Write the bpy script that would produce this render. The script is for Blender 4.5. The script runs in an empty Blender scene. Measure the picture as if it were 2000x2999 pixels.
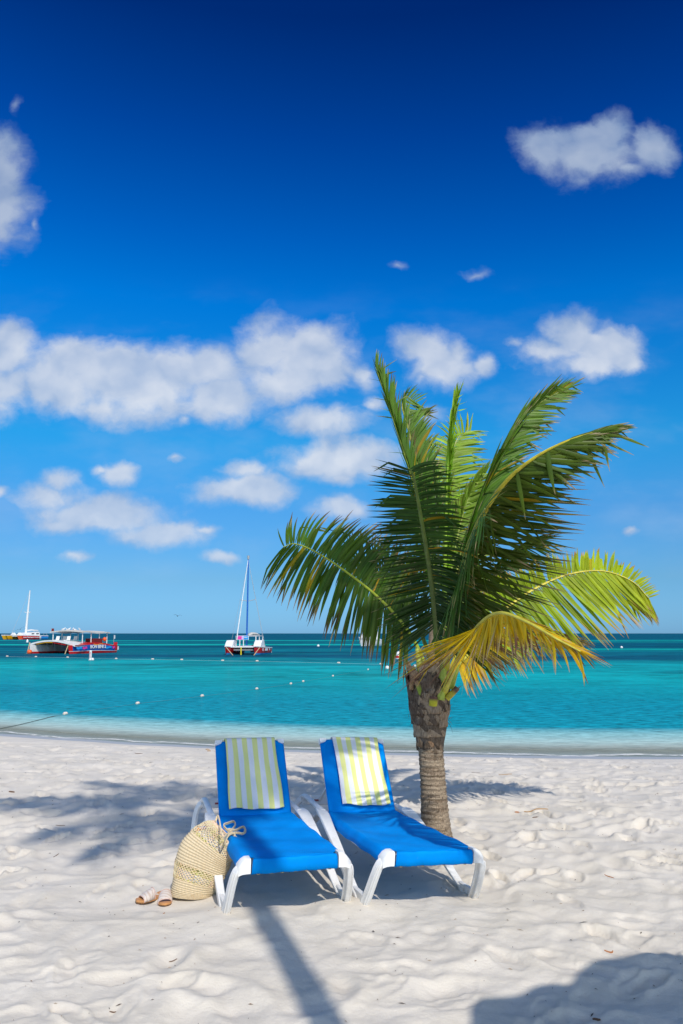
import bpy, bmesh, math, random
import numpy as np
from mathutils import Vector, Matrix
C = bpy.context.scene
col = C.collection
R = math.radians
SKY_S = 0.12
WATER=[(0,(.62,.60,.50)),(.07,(.55,.58,.47)),(.11,(.50,.60,.53)),(.195,(.26,.51,.50)),(.23,(.006,.27,.34)),(.33,(.003,.25,.32)),(.45,(.003,.33,.34)),(.55,(.003,.27,.29)),(.62,(.003,.20,.25)),(.72,(.002,.11,.17)),(1,(.002,.04,.13))]
WDARK=(.002,.085,.14)
WBAR=(.005,.38,.33)
TINT = [(0.008, (0.2261, 0.5297, 1.1136)), (0.0831, (0.2435, 0.5176, 0.8451)), (0.1915, (0.199, 0.5948, 0.9608)), (0.3, (0.0809, 0.7744, 1.1552)), (0.5109, (0.0, 0.7128, 1.4605)), (0.6107, (0.0, 0.5301, 1.315)), (0.7507, (0.0, 0.325, 1.0141)), (0.8974, (0.0, 0.168, 0.6342)), (1.0, (0.0, 0.168, 0.6342))]
rnd = random.Random(7)

# ------------------------------------------------------------------ camera
F, H, TH = 2342.0, 1.74, math.atan(355.5 / 2342.0)
SEA = -0.42
def ray(px, py):
    u = (px - 1000) / F; v = (1499.5 - py) / F
    return Vector((u, math.cos(TH) - v * math.sin(TH), math.sin(TH) + v * math.cos(TH)))
def Py(px, py, y):
    d = ray(px, py); t = y / d.y
    return Vector((d.x * t, y, H + d.z * t))
def Pz(px, py, z):
    d = ray(px, py); t = (z - H) / d.z
    return Vector((d.x * t, d.y * t, z))
cd = bpy.data.cameras.new('camera'); cam = bpy.data.objects.new('camera', cd); col.objects.link(cam)
cam.location = (0, 0, H); cam.rotation_euler = (R(90) + TH, 0, 0)
cd.sensor_fit = 'VERTICAL'; cd.sensor_height = 36; cd.lens = 36 * F / 2999
cd.clip_start = .05; cd.clip_end = 60000
C.camera = cam
C.view_settings.view_transform = 'Standard'; C.view_settings.look = 'None'
C.view_settings.exposure = 0.0; C.view_settings.gamma = 1
C.cycles.use_denoising = True
C.cycles.max_bounces = 8; C.cycles.transparent_max_bounces = 8
C.cycles.caustics_reflective = False; C.cycles.caustics_refractive = False

# ------------------------------------------------------------------ node helpers
class NT:
    def __init__(s, tree): s.t = tree; s.n = tree.nodes; s.l = tree.links; s.n.clear()
    def node(s, ty, **kw):
        n = s.n.new(ty)
        for k, v in kw.items(): setattr(n, k, v)
        return n
    def put(s, sock, v):
        if isinstance(v, bpy.types.NodeSocket): s.l.new(v, sock)
        elif v is not None:
            if hasattr(sock.default_value, '__len__') and not hasattr(v, '__len__'): sock.default_value = [v] * len(sock.default_value)
            elif hasattr(sock.default_value, '__len__') and len(v) == 3 and len(sock.default_value) == 4: sock.default_value = (*v, 1)
            else: sock.default_value = v
    def m(s, op, a, b=None, c=None, clamp=False):
        n = s.node('ShaderNodeMath', operation=op, use_clamp=clamp)
        s.put(n.inputs[0], a); s.put(n.inputs[1], b)
        if c is not None: s.put(n.inputs[2], c)
        return n.outputs[0]
    def vm(s, op, a, b=None, sc=None):
        n = s.node('ShaderNodeVectorMath', operation=op)
        s.put(n.inputs[0], a)
        if b is not None: s.put(n.inputs[1], b)
        if sc is not None: s.put(n.inputs['Scale'], sc)
        return n.outputs['Value'] if op in ('LENGTH', 'DOT_PRODUCT', 'DISTANCE') else n.outputs[0]
    def mr(s, v, a, b, c=0, d=1, smooth=True):
        n = s.node('ShaderNodeMapRange', interpolation_type='SMOOTHSTEP' if smooth else 'LINEAR')
        for i, x in enumerate((v, a, b, c, d)): s.put(n.inputs[i], x)
        return n.outputs[0]
    def mix(s, f, a, b, blend='MIX'):
        n = s.node('ShaderNodeMix', data_type='RGBA', blend_type=blend)
        s.put(n.inputs[0], f); s.put(n.inputs[6], a); s.put(n.inputs[7], b)
        return n.outputs[2]
    def noise(s, vec, scale, detail=2, rough=.5, dist=0, out=0):
        n = s.node('ShaderNodeTexNoise')
        if vec is not None: s.put(n.inputs['Vector'], vec)
        n.inputs['Scale'].default_value = scale; n.inputs['Detail'].default_value = detail
        n.inputs['Roughness'].default_value = rough; n.inputs['Distortion'].default_value = dist
        return n.outputs[out]
    def ramp(s, f, stops, interp='LINEAR'):
        n = s.node('ShaderNodeValToRGB'); cr = n.color_ramp; cr.interpolation = interp
        while len(cr.elements) < len(stops): cr.elements.new(.5)
        for e, (p, c) in zip(cr.elements, stops): e.position = p; e.color = (*c, 1) if len(c) == 3 else c
        s.put(n.inputs[0], f); return n.outputs[0]
    def xyz(s, v):
        n = s.node('ShaderNodeSeparateXYZ'); s.put(n.inputs[0], v); return n.outputs
    def comb(s, x, y, z):
        n = s.node('ShaderNodeCombineXYZ')
        for i, v in enumerate((x, y, z)): s.put(n.inputs[i], v)
        return n.outputs[0]
    def bump(s, h, strength=.3, dist=.01, normal=None):
        n = s.node('ShaderNodeBump'); s.put(n.inputs['Height'], h)
        n.inputs['Strength'].default_value = strength; n.inputs['Distance'].default_value = dist
        if normal is not None: s.put(n.inputs['Normal'], normal)
        return n.outputs[0]
    def scale(s, v, k):
        n = s.node('ShaderNodeMapping'); s.put(n.inputs[0], v); n.inputs['Scale'].default_value = k; return n.outputs[0]
def srgb(r, g, b):
    f = lambda c: (c / 255 / 12.92) if c <= 10 else ((c / 255 + .055) / 1.055) ** 2.4
    return (f(r), f(g), f(b))
def new_mat(name):
    m = bpy.data.materials.new(name); m.use_nodes = True; return m, NT(m.node_tree)
def principled(nt, base, rough=.5, spec=.5, normal=None, **kw):
    p = nt.node('ShaderNodeBsdfPrincipled'); o = nt.node('ShaderNodeOutputMaterial')
    nt.put(p.inputs['Base Color'], base); nt.put(p.inputs['Roughness'], rough)
    nt.put(p.inputs['Specular IOR Level'], spec)
    if normal is not None: nt.put(p.inputs['Normal'], normal)
    for k, v in kw.items(): nt.put(p.inputs[k], v)
    nt.l.new(p.outputs[0], o.inputs[0]); return p
_mc = {}
def plain(name, c, rough=.5, spec=.5, var=.08, scale=6, bump=0, bscale=80, **kw):
    """painted / moulded surface with a little soiling and unevenness"""
    key = (name,)
    if key in _mc: return _mc[key]
    m, nt = new_mat(name)
    tc = nt.node('ShaderNodeTexCoord').outputs['Object']
    n = nt.noise(tc, scale, 5, .6)
    b = nt.mix(nt.mr(n, .35, .75, 0, 1), c, tuple(x * (1 - var * 2) for x in c))
    nr = nt.bump(nt.noise(tc, bscale, 3), bump, .002) if bump else None
    principled(nt, b, rough, spec, nr, **kw)
    _mc[key] = m; return m
def attr_mat(name, rough=.5, spec=.4, transl=0, bumpscale=0, bstr=.3, vary=.12, vscale=12):
    """colour comes from the mesh's own 'tint' attribute"""
    m, nt = new_mat(name)
    a = nt.node('ShaderNodeAttribute', attribute_name='tint').outputs['Color']
    tc = nt.node('ShaderNodeTexCoord').outputs['Object']
    n = nt.noise(tc, vscale, 4, .6)
    hs = nt.node('ShaderNodeHueSaturation'); nt.put(hs.inputs['Color'], a); nt.put(hs.inputs['Value'], nt.mr(n, .3, .7, 1 - vary, 1 + vary))
    nr = nt.bump(nt.noise(tc, bumpscale, 3), bstr, .003) if bumpscale else None
    p = principled(nt, hs.outputs[0], rough, spec, nr)
    if transl:
        t = nt.node('ShaderNodeBsdfTranslucent'); nt.put(t.inputs[0], nt.mix(1.0, hs.outputs[0], (1.25, 1.35, .5), 'MULTIPLY'))
        mx = nt.node('ShaderNodeMixShader'); mx.inputs[0].default_value = transl
        nt.l.new(p.outputs[0], mx.inputs[1]); nt.l.new(t.outputs[0], mx.inputs[2])
        o = [x for x in nt.n if x.type == 'OUTPUT_MATERIAL'][0]; nt.l.new(mx.outputs[0], o.inputs[0])
    return m

# ------------------------------------------------------------------ mesh builder
class MB:
    def __init__(s): s.v = []; s.f = []; s.c = []; s.uv = {}; s.mi = []; s.cur = 0; s.tint = (.5, .5, .5)
    def add(s, verts, faces, tint=None):
        b = len(s.v); s.v += [tuple(v) for v in verts]
        if tint is None: tint = s.tint
        s.c += list(tint) if (len(tint) and hasattr(tint[0], '__len__')) else [tint] * len(verts)
        for f in faces: s.f.append(tuple(b + i for i in f)); s.mi.append(s.cur)
    def box(s, c, size, M=None, tint=None):
        x, y, z = [k / 2 for k in size]
        vs = [Vector((a * x, b * y, d * z)) for a in (-1, 1) for b in (-1, 1) for d in (-1, 1)]
        vs = [(M @ v if M else v) + Vector(c) for v in vs]
        s.add(vs, [(0, 1, 3, 2), (4, 6, 7, 5), (0, 4, 5, 1), (2, 3, 7, 6), (0, 2, 6, 4), (1, 5, 7, 3)], tint)
    def loft(s, secs, closed=True, caps=True, tint=None):
        n = len(secs[0]); vs = [p for sec in secs for p in sec]; fs = []
        for i in range(len(secs) - 1):
            for j in range(n if closed else n - 1):
                k = (j + 1) % n
                fs.append((i * n + j, i * n + k, (i + 1) * n + k, (i + 1) * n + j))
        if caps and closed:
            fs.append(tuple(range(n - 1, -1, -1))); b = (len(secs) - 1) * n; fs.append(tuple(b + j for j in range(n)))
        s.add(vs, fs, tint)
    def tube(s, pts, r, sides=8, caps=True, tint=None, up=None, flat=1.0):
        pts = [Vector(p) for p in pts]; n = len(pts)
        rs = r if hasattr(r, '__len__') else [r] * n
        secs = []; T0 = (pts[1] - pts[0]).normalized()
        N = Vector(up) if up else (Vector((0, 0, 1)) if abs(T0.z) < .9 else Vector((1, 0, 0)))
        for i, p in enumerate(pts):
            T = (pts[min(i + 1, n - 1)] - pts[max(i - 1, 0)]).normalized()
            N = (N - T * N.dot(T)); N = N.normalized() if N.length > 1e-6 else T.orthogonal().normalized(); B = T.cross(N)
            secs.append([p + (N * math.cos(a) * flat + B * math.sin(a)) * rs[i] for a in [2 * math.pi * k / sides for k in range(sides)]])
        s.loft(secs, True, caps, tint)
    def beam(s, pts, w, t, wdir, tint=None):
        """rectangular beam along pts; w along wdir, t across; w and t may be lists"""
        pts = [Vector(p) for p in pts]; n = len(pts)
        ws = w if hasattr(w, '__len__') else [w] * n; ts = t if hasattr(t, '__len__') else [t] * n
        secs = []
        for i, p in enumerate(pts):
            T = (pts[min(i + 1, n - 1)] - pts[max(i - 1, 0)]).normalized()
            W = Vector(wdir); W = (W - T * W.dot(T)).normalized(); B = T.cross(W)
            a, b = ws[i] / 2, ts[i] / 2; e = min(a, b) * .35
            secs.append([p + W * x + B * y for x, y in ((-a + e, -b), (a - e, -b), (a, -b + e), (a, b - e), (a - e, b), (-a + e, b), (-a, b - e), (-a, -b + e))])
        s.loft(secs, True, True, tint)
    def grid(s, fn, nu, nv, tint=None, skip=None):
        vs = [fn(i / nu, j / nv) for j in range(nv + 1) for i in range(nu + 1)]
        fs = [(j * (nu + 1) + i, j * (nu + 1) + i + 1, (j + 1) * (nu + 1) + i + 1, (j + 1) * (nu + 1) + i)
              for j in range(nv) for i in range(nu) if not (skip and skip((i + .5) / nu, (j + .5) / nv))]
        tt = None
        if tint and callable(tint): tt = [tint(i / nu, j / nv) for j in range(nv + 1) for i in range(nu + 1)]
        s.add(vs, fs, tt or tint)
    def ball(s, c, r, seg=12, tint=None, sc=(1, 1, 1)):
        c = Vector(c); secs = []
        for i in range(seg // 2 + 1):
            a = math.pi * i / (seg // 2); rr = max(math.sin(a), .02) * r; z = -math.cos(a) * r
            secs.append([c + Vector((rr * math.cos(b) * sc[0], rr * math.sin(b) * sc[1], z * sc[2])) for b in [2 * math.pi * k / seg for k in range(seg)]])
        s.loft(secs, True, True, tint)
    def build(s, name, mat, parent=None, smooth=True, off=None, angle=35):
        me = bpy.data.meshes.new(name)
        off = Vector(off) if off is not None else (parent['_o'] if parent is not None and '_o' in parent else None)
        vs = s.v
        if off is not None:
            ox, oy, oz = off; vs = [(a - ox, b - oy, c - oz) for a, b, c in vs]
        me.from_pydata(vs, [], s.f); me.update()
        mats = mat if isinstance(mat, (list, tuple)) else [mat]
        for m in mats: me.materials.append(m)
        if len(mats) > 1: me.polygons.foreach_set('material_index', s.mi)
        at = me.color_attributes.new('tint', 'FLOAT_COLOR', 'POINT')
        at.data.foreach_set('color', np.array([(a, b, c, 1) for a, b, c in s.c], dtype=np.float32).ravel())
        if smooth:
            me.polygons.foreach_set('use_smooth', [True] * len(me.polygons))
            if angle:
                try: me.set_sharp_from_angle(angle=R(angle))
                except Exception: pass
        o = bpy.data.objects.new(name, me); col.objects.link(o)
        if parent is not None: o.parent = parent
        return o
ORG = {}
def thing(name, label, cat, loc=(0, 0, 0), rotz=0, group=None, rot=None):
    o = bpy.data.objects.new(name, None); col.objects.link(o); o.empty_display_size = .1
    o.location = loc; o.rotation_euler = rot if rot else (0, 0, rotz)
    o['label'] = label; o['category'] = cat
    if group: o['group'] = group
    return o
def tag(o, label, cat, group=None, kind=None):
    o['label'] = label; o['category'] = cat
    if group: o['group'] = group
    if kind: o['kind'] = kind
    return o
def rebase(o, z0=None):
    """put a top level mesh's origin at its base"""
    me = o.data; n = len(me.vertices); a = np.empty(n * 3, dtype=np.float32); me.vertices.foreach_get('co', a); a = a.reshape(-1, 3)
    c = Vector(((a[:, 0].min() + a[:, 0].max()) / 2, (a[:, 1].min() + a[:, 1].max()) / 2, a[:, 2].min()))
    a -= np.array(c, dtype=np.float32); me.vertices.foreach_set('co', a.ravel()); o.location = c; me.update(); return o
def cr_spline(pts, n):
    """Catmull-Rom through pts -> n+1 points"""
    P = [Vector(p) for p in pts]; P = [P[0] * 2 - P[1]] + P + [P[-1] * 2 - P[-2]]
    m = len(P) - 3; out = []
    for k in range(n + 1):
        t = k / n * m; i = min(int(t), m - 1); t -= i; a, b, c, d = P[i:i + 4]
        out.append(.5 * ((2 * b) + (c - a) * t + (2 * a - 5 * b + 4 * c - d) * t * t + (3 * b - a - 3 * c + d) * t ** 3))
    return out

# ------------------------------------------------------------------ sun and sky
SUNAZ = R(162); SUNEL = R(46)
sundir = Vector((math.sin(SUNAZ) * math.cos(SUNEL), math.cos(SUNAZ) * math.cos(SUNEL), math.sin(SUNEL)))
sl = bpy.data.lights.new('sun', 'SUN'); sl.energy = SUN_E = 3.55; sl.angle = R(.75); sl.color = (1, .945, .865)
so = bpy.data.objects.new('sun', sl); col.objects.link(so)
so.rotation_euler = sundir.to_track_quat('Z', 'Y').to_euler(); so.location = sundir * 50

w = bpy.data.worlds.new('World'); C.world = w; w.use_nodes = True
nt = NT(w.node_tree)
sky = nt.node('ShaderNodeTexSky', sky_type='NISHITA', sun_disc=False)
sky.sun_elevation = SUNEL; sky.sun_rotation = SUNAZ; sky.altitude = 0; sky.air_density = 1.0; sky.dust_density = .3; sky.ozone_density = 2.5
dirv = nt.node('ShaderNodeTexCoord').outputs['Generated']
x, y, z = nt.xyz(dirv)
# deep blue band, tinted as through a polariser, at right angles to the sun, seen low in the north
ys = nt.m('MAXIMUM', y, .05)
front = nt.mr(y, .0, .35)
azr = nt.mr(nt.m('DIVIDE', x, ys), -.5, .5, 0, 1, False)
elev = nt.m('ARCSINE', z)
ef = nt.mr(elev, 0, R(45), 0, 1, False)
tintA = nt.ramp(ef, TINT)
side = nt.mix(nt.m('MULTIPLY', azr, nt.mr(ef, .15, .9)), (1, 1, 1), (.55, .72, .78))
skyc = nt.mix(front, nt.vm('SCALE', sky.outputs[0], sc=1.45), nt.mix(1.0, nt.mix(1.0, sky.outputs[0], tintA, 'MULTIPLY'), side, 'MULTIPLY'))  # sky behind the camera scaled brighter than natural as added fill light
# clouds
u = nt.m('DIVIDE', x, ys); v = nt.m('DIVIDE', z, ys)
p0 = nt.comb(u, v, 0)
wn = nt.node('ShaderNodeTexNoise'); nt.put(wn.inputs['Vector'], p0); wn.inputs['Scale'].default_value = 14; wn.inputs['Detail'].default_value = 5; wn.inputs['Roughness'].default_value = .6
wv = nt.vm('SCALE', nt.vm('SUBTRACT', wn.outputs['Color'], (.5, .5, .5)), sc=.035)
p = nt.vm('ADD', p0, wv)
def blob_field(blobs):
    f = None
    for cx, cy, rx, ry, s in blobs:
        d0 = ray(cx, cy); dx = ray(cx + rx, cy); dy = ray(cx, cy - ry)
        cu, cv = d0.x / d0.y, d0.z / d0.y; ru = abs(dx.x / dx.y - cu); rv = abs(dy.z / dy.y - cv)
        mp = nt.node('ShaderNodeMapping'); nt.l.new(p, mp.inputs[0])
        mp.inputs['Scale'].default_value = (1 / ru, 1 / rv, 0); mp.inputs['Location'].default_value = (-cu / ru, -cv / rv, 0)
        L = nt.vm('LENGTH', mp.outputs[0]); g = nt.m('MULTIPLY_ADD', L, -1.0, s + .13)
        f = g if f is None else nt.m('SMOOTH_MAX', f, g, .18)
    return f
B1 = [(1600,440,95,75,.95),(1715,455,150,80,1.15),(1795,388,66,62,1.0),(1745,410,90,60,.9),(1905,440,75,75,.95),(1705,520,90,48,.6),(1650,405,75,50,.8),(1850,500,110,40,.5),
 (-30,500,110,110,1.1),(-30,620,110,120,1.15),(20,600,60,120,.8),(45,310,50,60,.35),(95,655,25,40,.4),
 (0,1040,110,90,1.1),(10,1140,120,80,1.1),(210,1050,130,80,1.05),(320,1090,150,90,1.15),(170,1130,150,80,1.1),(420,1140,170,100,1.15),(520,1080,150,70,.95),(620,1080,130,70,.9),(640,1170,150,75,1.05),(300,1190,260,50,.7),
 (790,1020,95,85,1.15),(890,1050,130,100,1.2),(850,1110,200,70,1.0),(940,1090,110,80,1.0),(1060,1100,70,60,.6),(540,1230,60,40,.45)]
B2 = [(940,1235,170,65,.85),(1090,1190,80,40,.45),(1000,1340,190,65,1.1),(920,1350,100,55,.8),(1080,1360,110,50,.9),(1000,1400,70,40,.7),
 (720,1370,110,50,.7),(720,1430,160,48,1.1),(790,1440,110,45,.9),(510,1350,75,40,.45),(350,1380,75,45,.75),(300,1370,60,25,.5),
 (170,1400,80,45,.8),(130,1450,140,60,.85),(290,1510,200,52,1.15),(180,1530,110,40,.9),(400,1520,90,50,.9),(470,1560,160,45,1.05),(610,1550,70,25,.7),(0,1440,60,35,.6),
 (230,1628,80,28,.5),(650,1638,85,28,.55),(990,1490,110,45,.85),(1240,1020,90,75,1.05),(1280,1070,110,70,1.05),(1340,1030,50,60,.7),(1240,1110,70,50,.6),
 (1425,1070,45,38,.8),(1680,990,95,75,1.1),(1620,1030,130,55,.95),(1760,1020,120,70,1.1),(1720,1065,190,45,.9),(1830,1060,80,50,.8),(1500,1005,70,35,.5),
 (1400,800,90,35,.35),(1850,1548,40,24,.55),(1250,1215,90,50,.5),(1160,780,70,30,.22)]
f = nt.m('MAXIMUM', blob_field(B1), blob_field(B2))
n1 = nt.noise(nt.scale(p, (1, 1.25, 1)), 15, 10, .57)
n1b = nt.noise(nt.scale(p, (1, 1.25, 1)), 14, 3, .45)
n2 = nt.noise(nt.vm('ADD', nt.scale(p, (1, 1.25, 1)), (-.008, .026, 0)), 14, 3, .45)
big = nt.noise(p0, 9, 3, .5)
dens = nt.m('ADD', nt.m('MULTIPLY_ADD', nt.m('SUBTRACT', n1, .5), 1.75, f), nt.m('MULTIPLY', nt.m('SUBTRACT', big, .5), .5))
alpha = nt.m('MULTIPLY', nt.m('POWER', nt.mr(dens, -.17, .74, 0, 1), 1.1), front)
lowfade = nt.mr(v, .0, .25, .70, .90)
alpha = nt.m('MULTIPLY', alpha, lowfade)
lit = nt.m('ADD', nt.m('MULTIPLY', nt.m('SUBTRACT', n1b, n2), 1.9), nt.mr(dens, .1, 1.0, .35, .68))
veil = nt.m('MULTIPLY', nt.m('MULTIPLY', nt.mr(nt.noise(nt.scale(p0, (1, 2.2, 1)), 5, 5, .55), .42, .72, 0, .16), nt.m('MULTIPLY', nt.mr(v, .02, .12), nt.mr(v, .48, .34))), front)
alpha = nt.m('MAXIMUM', alpha, veil)
cl = nt.mix(nt.m('MAXIMUM', nt.m('MINIMUM', lit, 1), 0), srgb(158, 182, 216), srgb(222, 228, 238))
dark = nt.mix(nt.mr(v, .3, .62), (1, 1, 1), (.58, .66, .78))
cl = nt.mix(1.0, cl, dark, 'MULTIPLY')
clg = nt.vm('SCALE', cl, sc=1 / SKY_S)
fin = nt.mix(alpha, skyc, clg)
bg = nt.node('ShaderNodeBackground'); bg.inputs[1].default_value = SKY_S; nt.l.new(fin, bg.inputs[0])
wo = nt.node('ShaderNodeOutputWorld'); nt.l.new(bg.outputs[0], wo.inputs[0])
w.cycles.sampling_method = 'MANUAL'; w.cycles.sample_map_resolution = 512
# ------------------------------------------------------------------ shoreline, sand, water
def shore_np(x): 
    xx = np.clip(x, -25, 25); return 15.3 - .22 * xx + .018 * xx * xx - np.where(xx > 6, .022 * (xx - 6) ** 2, 0)
def _hash(ix, iy, seed):
    h = (ix * 374761393 + iy * 668265263 + seed * 1442695041) & 0xffffffff
    h = ((h ^ (h >> 13)) * 1274126177) & 0xffffffff
    return ((h ^ (h >> 16)) & 0xffff) / 65535.0
def vnoise(x, y, seed=0):
    ix = np.floor(x).astype(np.int64); iy = np.floor(y).astype(np.int64); fx = x - ix; fy = y - iy
    sx = fx * fx * fx * (fx * (fx * 6 - 15) + 10); sy = fy * fy * fy * (fy * (fy * 6 - 15) + 10)
    a = _hash(ix, iy, seed); b = _hash(ix + 1, iy, seed); c = _hash(ix, iy + 1, seed); d = _hash(ix + 1, iy + 1, seed)
    return (a * (1 - sx) + b * sx) * (1 - sy) + (c * (1 - sx) + d * sx) * sy
def ridge(x, y, seed):
    return 1 - np.abs(vnoise(x, y, seed) * 2 - 1) 
pr = np.random.RandomState(11)
# trampled hollows: x, y, length, width, angle, depth
DENTS = []
for i in range(2600):
    yy = 2.5 + 12.5 * pr.rand() ** .8; xx = (pr.rand() * 2 - 1) * (yy * .62 + .5)
    DENTS.append((xx, yy, .10 + .10 * pr.rand(), .055 + .06 * pr.rand(), pr.rand() * 3.14, (.004 + .018 * pr.rand() ** 2) * (1.1 if yy > 7 else .75)))
FEET = []
def sand_z(x, y, fine=True):
    x = np.asarray(x, dtype=float); y = np.asarray(y, dtype=float)
    sh = shore_np(x); d = sh - y                      # metres inland from the water's edge
    t = np.clip(d / 6.5, 0, 1); base = SEA + (.42) * (1 - (1 - t) ** 1.7)
    base = np.where(d < 0, SEA + d * .07, base); base = np.maximum(base, SEA - 3.5)
    dry = np.clip((d - .9) / 1.2, 0, 1); dry = dry * dry * (3 - 2 * dry)
    far = np.clip((y - 1) / 2, 0, 1)
    wx = x + .25 * (vnoise(x * 1.3, y * 1.3, 3) - .5); wy = y + .35 * (vnoise(x * 1.1 + 9, y * 1.1, 4) - .5)
    h = .050 * (vnoise(wx * .9, wy * 1.5, 1) - .5)
    h += .032 * (vnoise(wx * 1.9 + 3, wy * 3.3, 2) - .5)
    h += .013 * (vnoise(wx * 3.9, wy * 6.3, 5) - .5)
    h += .014 * (ridge(wx * 2.3 + 5, wy * 3.6, 6) ** 3)
    h += .006 * (vnoise(wx * 9, wy * 13, 7) - .5)
    if fine: h += .0055 * (vnoise(x * 23, y * 29, 8) - .5)
    if fine: h += .006 * (vnoise(x * 14 + 7, y * 14, 12) - .5) * np.clip((y - 5) / 3, 0, 1)
    z = base + .68 * h * dry + .01 * (vnoise(x * .8, y * 2.0, 9) - .5) * (1 - dry)
    return z
pf = np.random.RandomState(5)
STEPS = []
def track(x, y, ang, n, sc=1.0):
    for i in range(n):
        s = 1 if i % 2 else -1
        STEPS.append((x + math.cos(ang + 1.57) * .09 * s, y + math.sin(ang + 1.57) * .09 * s, .125 * sc * (.9 + .2 * pf.rand()), .050 * sc, ang + pf.uniform(-.2, .2), (.020 + .016 * pf.rand()) * (1 if y > 5.5 else .6)))
        x += math.cos(ang) * (.52 + .1 * pf.rand()); y += math.sin(ang) * (.52 + .1 * pf.rand()); ang += pf.uniform(-.12, .12)
for a_ in ((2.2, 3.4, 1.9, 9), (3.6, 5.2, 1.4, 14), (1.3, 9.5, .1, 12), (-4.5, 10.5, -.05, 14), (2.4, 8.2, 2.6, 8), (4.6, 7.2, 2.8, 9), (-1.3, 3.9, 2.4, 8), (-3.0, 5.6, 1.3, 8), (.6, 10.8, -.2, 14), (-6.5, 9.2, .25, 12), (1.5, 4.4, .4, 7), (2.9, 6.1, 2.0, 10)): track(*a_)
for i in range(260):
    yy = 3.4 + 10.5 * pf.rand(); STEPS.append(((pf.rand() * 2 - 1) * yy * .5, yy, .09 + .06 * pf.rand(), .045 + .03 * pf.rand(), pf.rand() * 3.14, (.010 + .018 * pf.rand()) * (1 if yy > 6 else .4)))
def apply_dents(X, Y, Z, rows_y):
    for ii, (cx, cy, L, W, a, dp) in enumerate(DENTS + STEPS):
        r = L * 2.0
        i0 = np.searchsorted(rows_y, cy - r); i1 = np.searchsorted(rows_y, cy + r)
        if i1 <= i0: continue
        xs = X[i0:i1]; 
        jm = np.where((xs[0] > cx - r * 1.3) & (xs[0] < cx + r * 1.3))[0]
        if len(jm) < 2: continue
        j0, j1 = jm[0], jm[-1] + 1
        dx = X[i0:i1, j0:j1] - cx; dy = Y[i0:i1, j0:j1] - cy
        u = (dx * math.cos(a) + dy * math.sin(a)) / L; v = (-dx * math.sin(a) + dy * math.cos(a)) / W
        rr = u * u + v * v
        d = shore_np(np.array([cx]))[0] - cy
        if d < 1.6: continue
        prof = -np.exp(-rr * 1.6) + .55 * np.exp(-(np.sqrt(rr) - 1.35) ** 2 * 5)
        if ii >= len(DENTS):
            wob_ = rr * (1 + .25 * np.sin(dx * 60 + cx * 9) * np.cos(dy * 50)); prof = -1 / (1 + np.exp((wob_ - 1) * 7)) * (1 + .25 * u) + .45 * np.exp(-(np.sqrt(rr) - 1.35) ** 2 * 14) * (1 + .5 * u)
        Z[i0:i1, j0:j1] += dp * prof
def sand_at(x, y): 
    """height of the built sand sheet at a point"""
    i = int(np.searchsorted(ROWS, y)); i = max(1, min(i, len(ROWS) - 1))
    def rowz(k):
        return np.interp(x, SX[k], SZ[k])
    t = (y - ROWS[i - 1]) / (ROWS[i] - ROWS[i - 1])
    return float(rowz(i - 1) * (1 - t) + rowz(i) * t)
rows = [-3000, -900, -300, -100, -40, -20, -10, -6, -3, -1, 0, .7, 1.2, 1.6, 1.9, 2.1, 2.3]
yy = 2.4
while yy < 17:
    rows.append(yy); yy += min(max(.014, yy * yy / 1500), .055)
rows += [17.3, 18, 19, 21, 24, 28, 35, 50, 90, 200, 700, 3000, 30000]
ROWS = np.array(rows, dtype=float)
g = np.concatenate([-np.geomspace(400, .72, 26), np.linspace(-.7, .7, 900), np.geomspace(.72, 400, 26)])
SX = (np.maximum(ROWS, 2.4)[:, None]) * g[None, :] * 1.0
SY = np.repeat(ROWS[:, None], len(g), 1)
SZ = sand_z(SX, SY); apply_dents(SX, SY, SZ, ROWS)
# mound and hollow where furniture and the trunk meet the sand
def add_bump(cx, cy, r, h):
    d2 = (SX - cx) ** 2 + (SY - cy) ** 2
    SZ[...] += h * np.exp(-d2 / (r * r))
def level(cx, cy, r, zt):
    """ease the sand towards height zt around a point"""
    d2 = (SX - cx) ** 2 + (SY - cy) ** 2; wgt = np.exp(-(d2 / (r * r)) ** 2); SZ[...] = SZ * (1 - wgt) + (zt + (SZ - SZ[d2.argmin() // SZ.shape[1], d2.argmin() % SZ.shape[1]]) * .4) * wgt
POSE = {'L': ((-.292, 5.192, .022), .296, .012), 'R': ((.569, 5.365, .009), .338, .056)}
def lpt(k, x, y, z=0):
    (ox, oy, oz), a, ro = POSE[k]
    z2 = z - x * ro
    return Vector((ox + math.cos(a) * x - math.sin(a) * y, oy + math.sin(a) * x + math.cos(a) * y, oz + z2))
for k in 'LR':
    for lx, ly in ((-.39, .2), (.39, .2), (-.42, 1.75), (.42, 1.75)):
        q = lpt(k, lx, ly); level(q.x, q.y, .26, q.z + .012)
        add_bump(q.x, q.y + .05, .07, .012)
    for lx, ly in ((-.1, .6), (.15, 1.0), (0, 1.4)):
        q = lpt(k, lx, ly); level(q.x, q.y, .35, q.z - .01)
level(-1.03, 5.52, .25, 0.0); level(-1.42, 5.45, .22, 0.0)
PALM = Pz(1277, 2457, 0.0); level(PALM.x, PALM.y, .4, .0); add_bump(PALM.x, PALM.y, .22, .03)
nr, nc = SZ.shape
me = bpy.data.meshes.new('sand')
co = np.stack([SX, SY, SZ], -1).reshape(-1, 3).astype(np.float32)
idx = np.arange(nr * nc).reshape(nr, nc)
q = np.stack([idx[:-1, :-1], idx[:-1, 1:], idx[1:, 1:], idx[1:, :-1]], -1).reshape(-1, 4).astype(np.int32)
me.vertices.add(nr * nc); me.vertices.foreach_set('co', co.ravel())
me.loops.add(q.size); me.loops.foreach_set('vertex_index', q.ravel())
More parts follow.
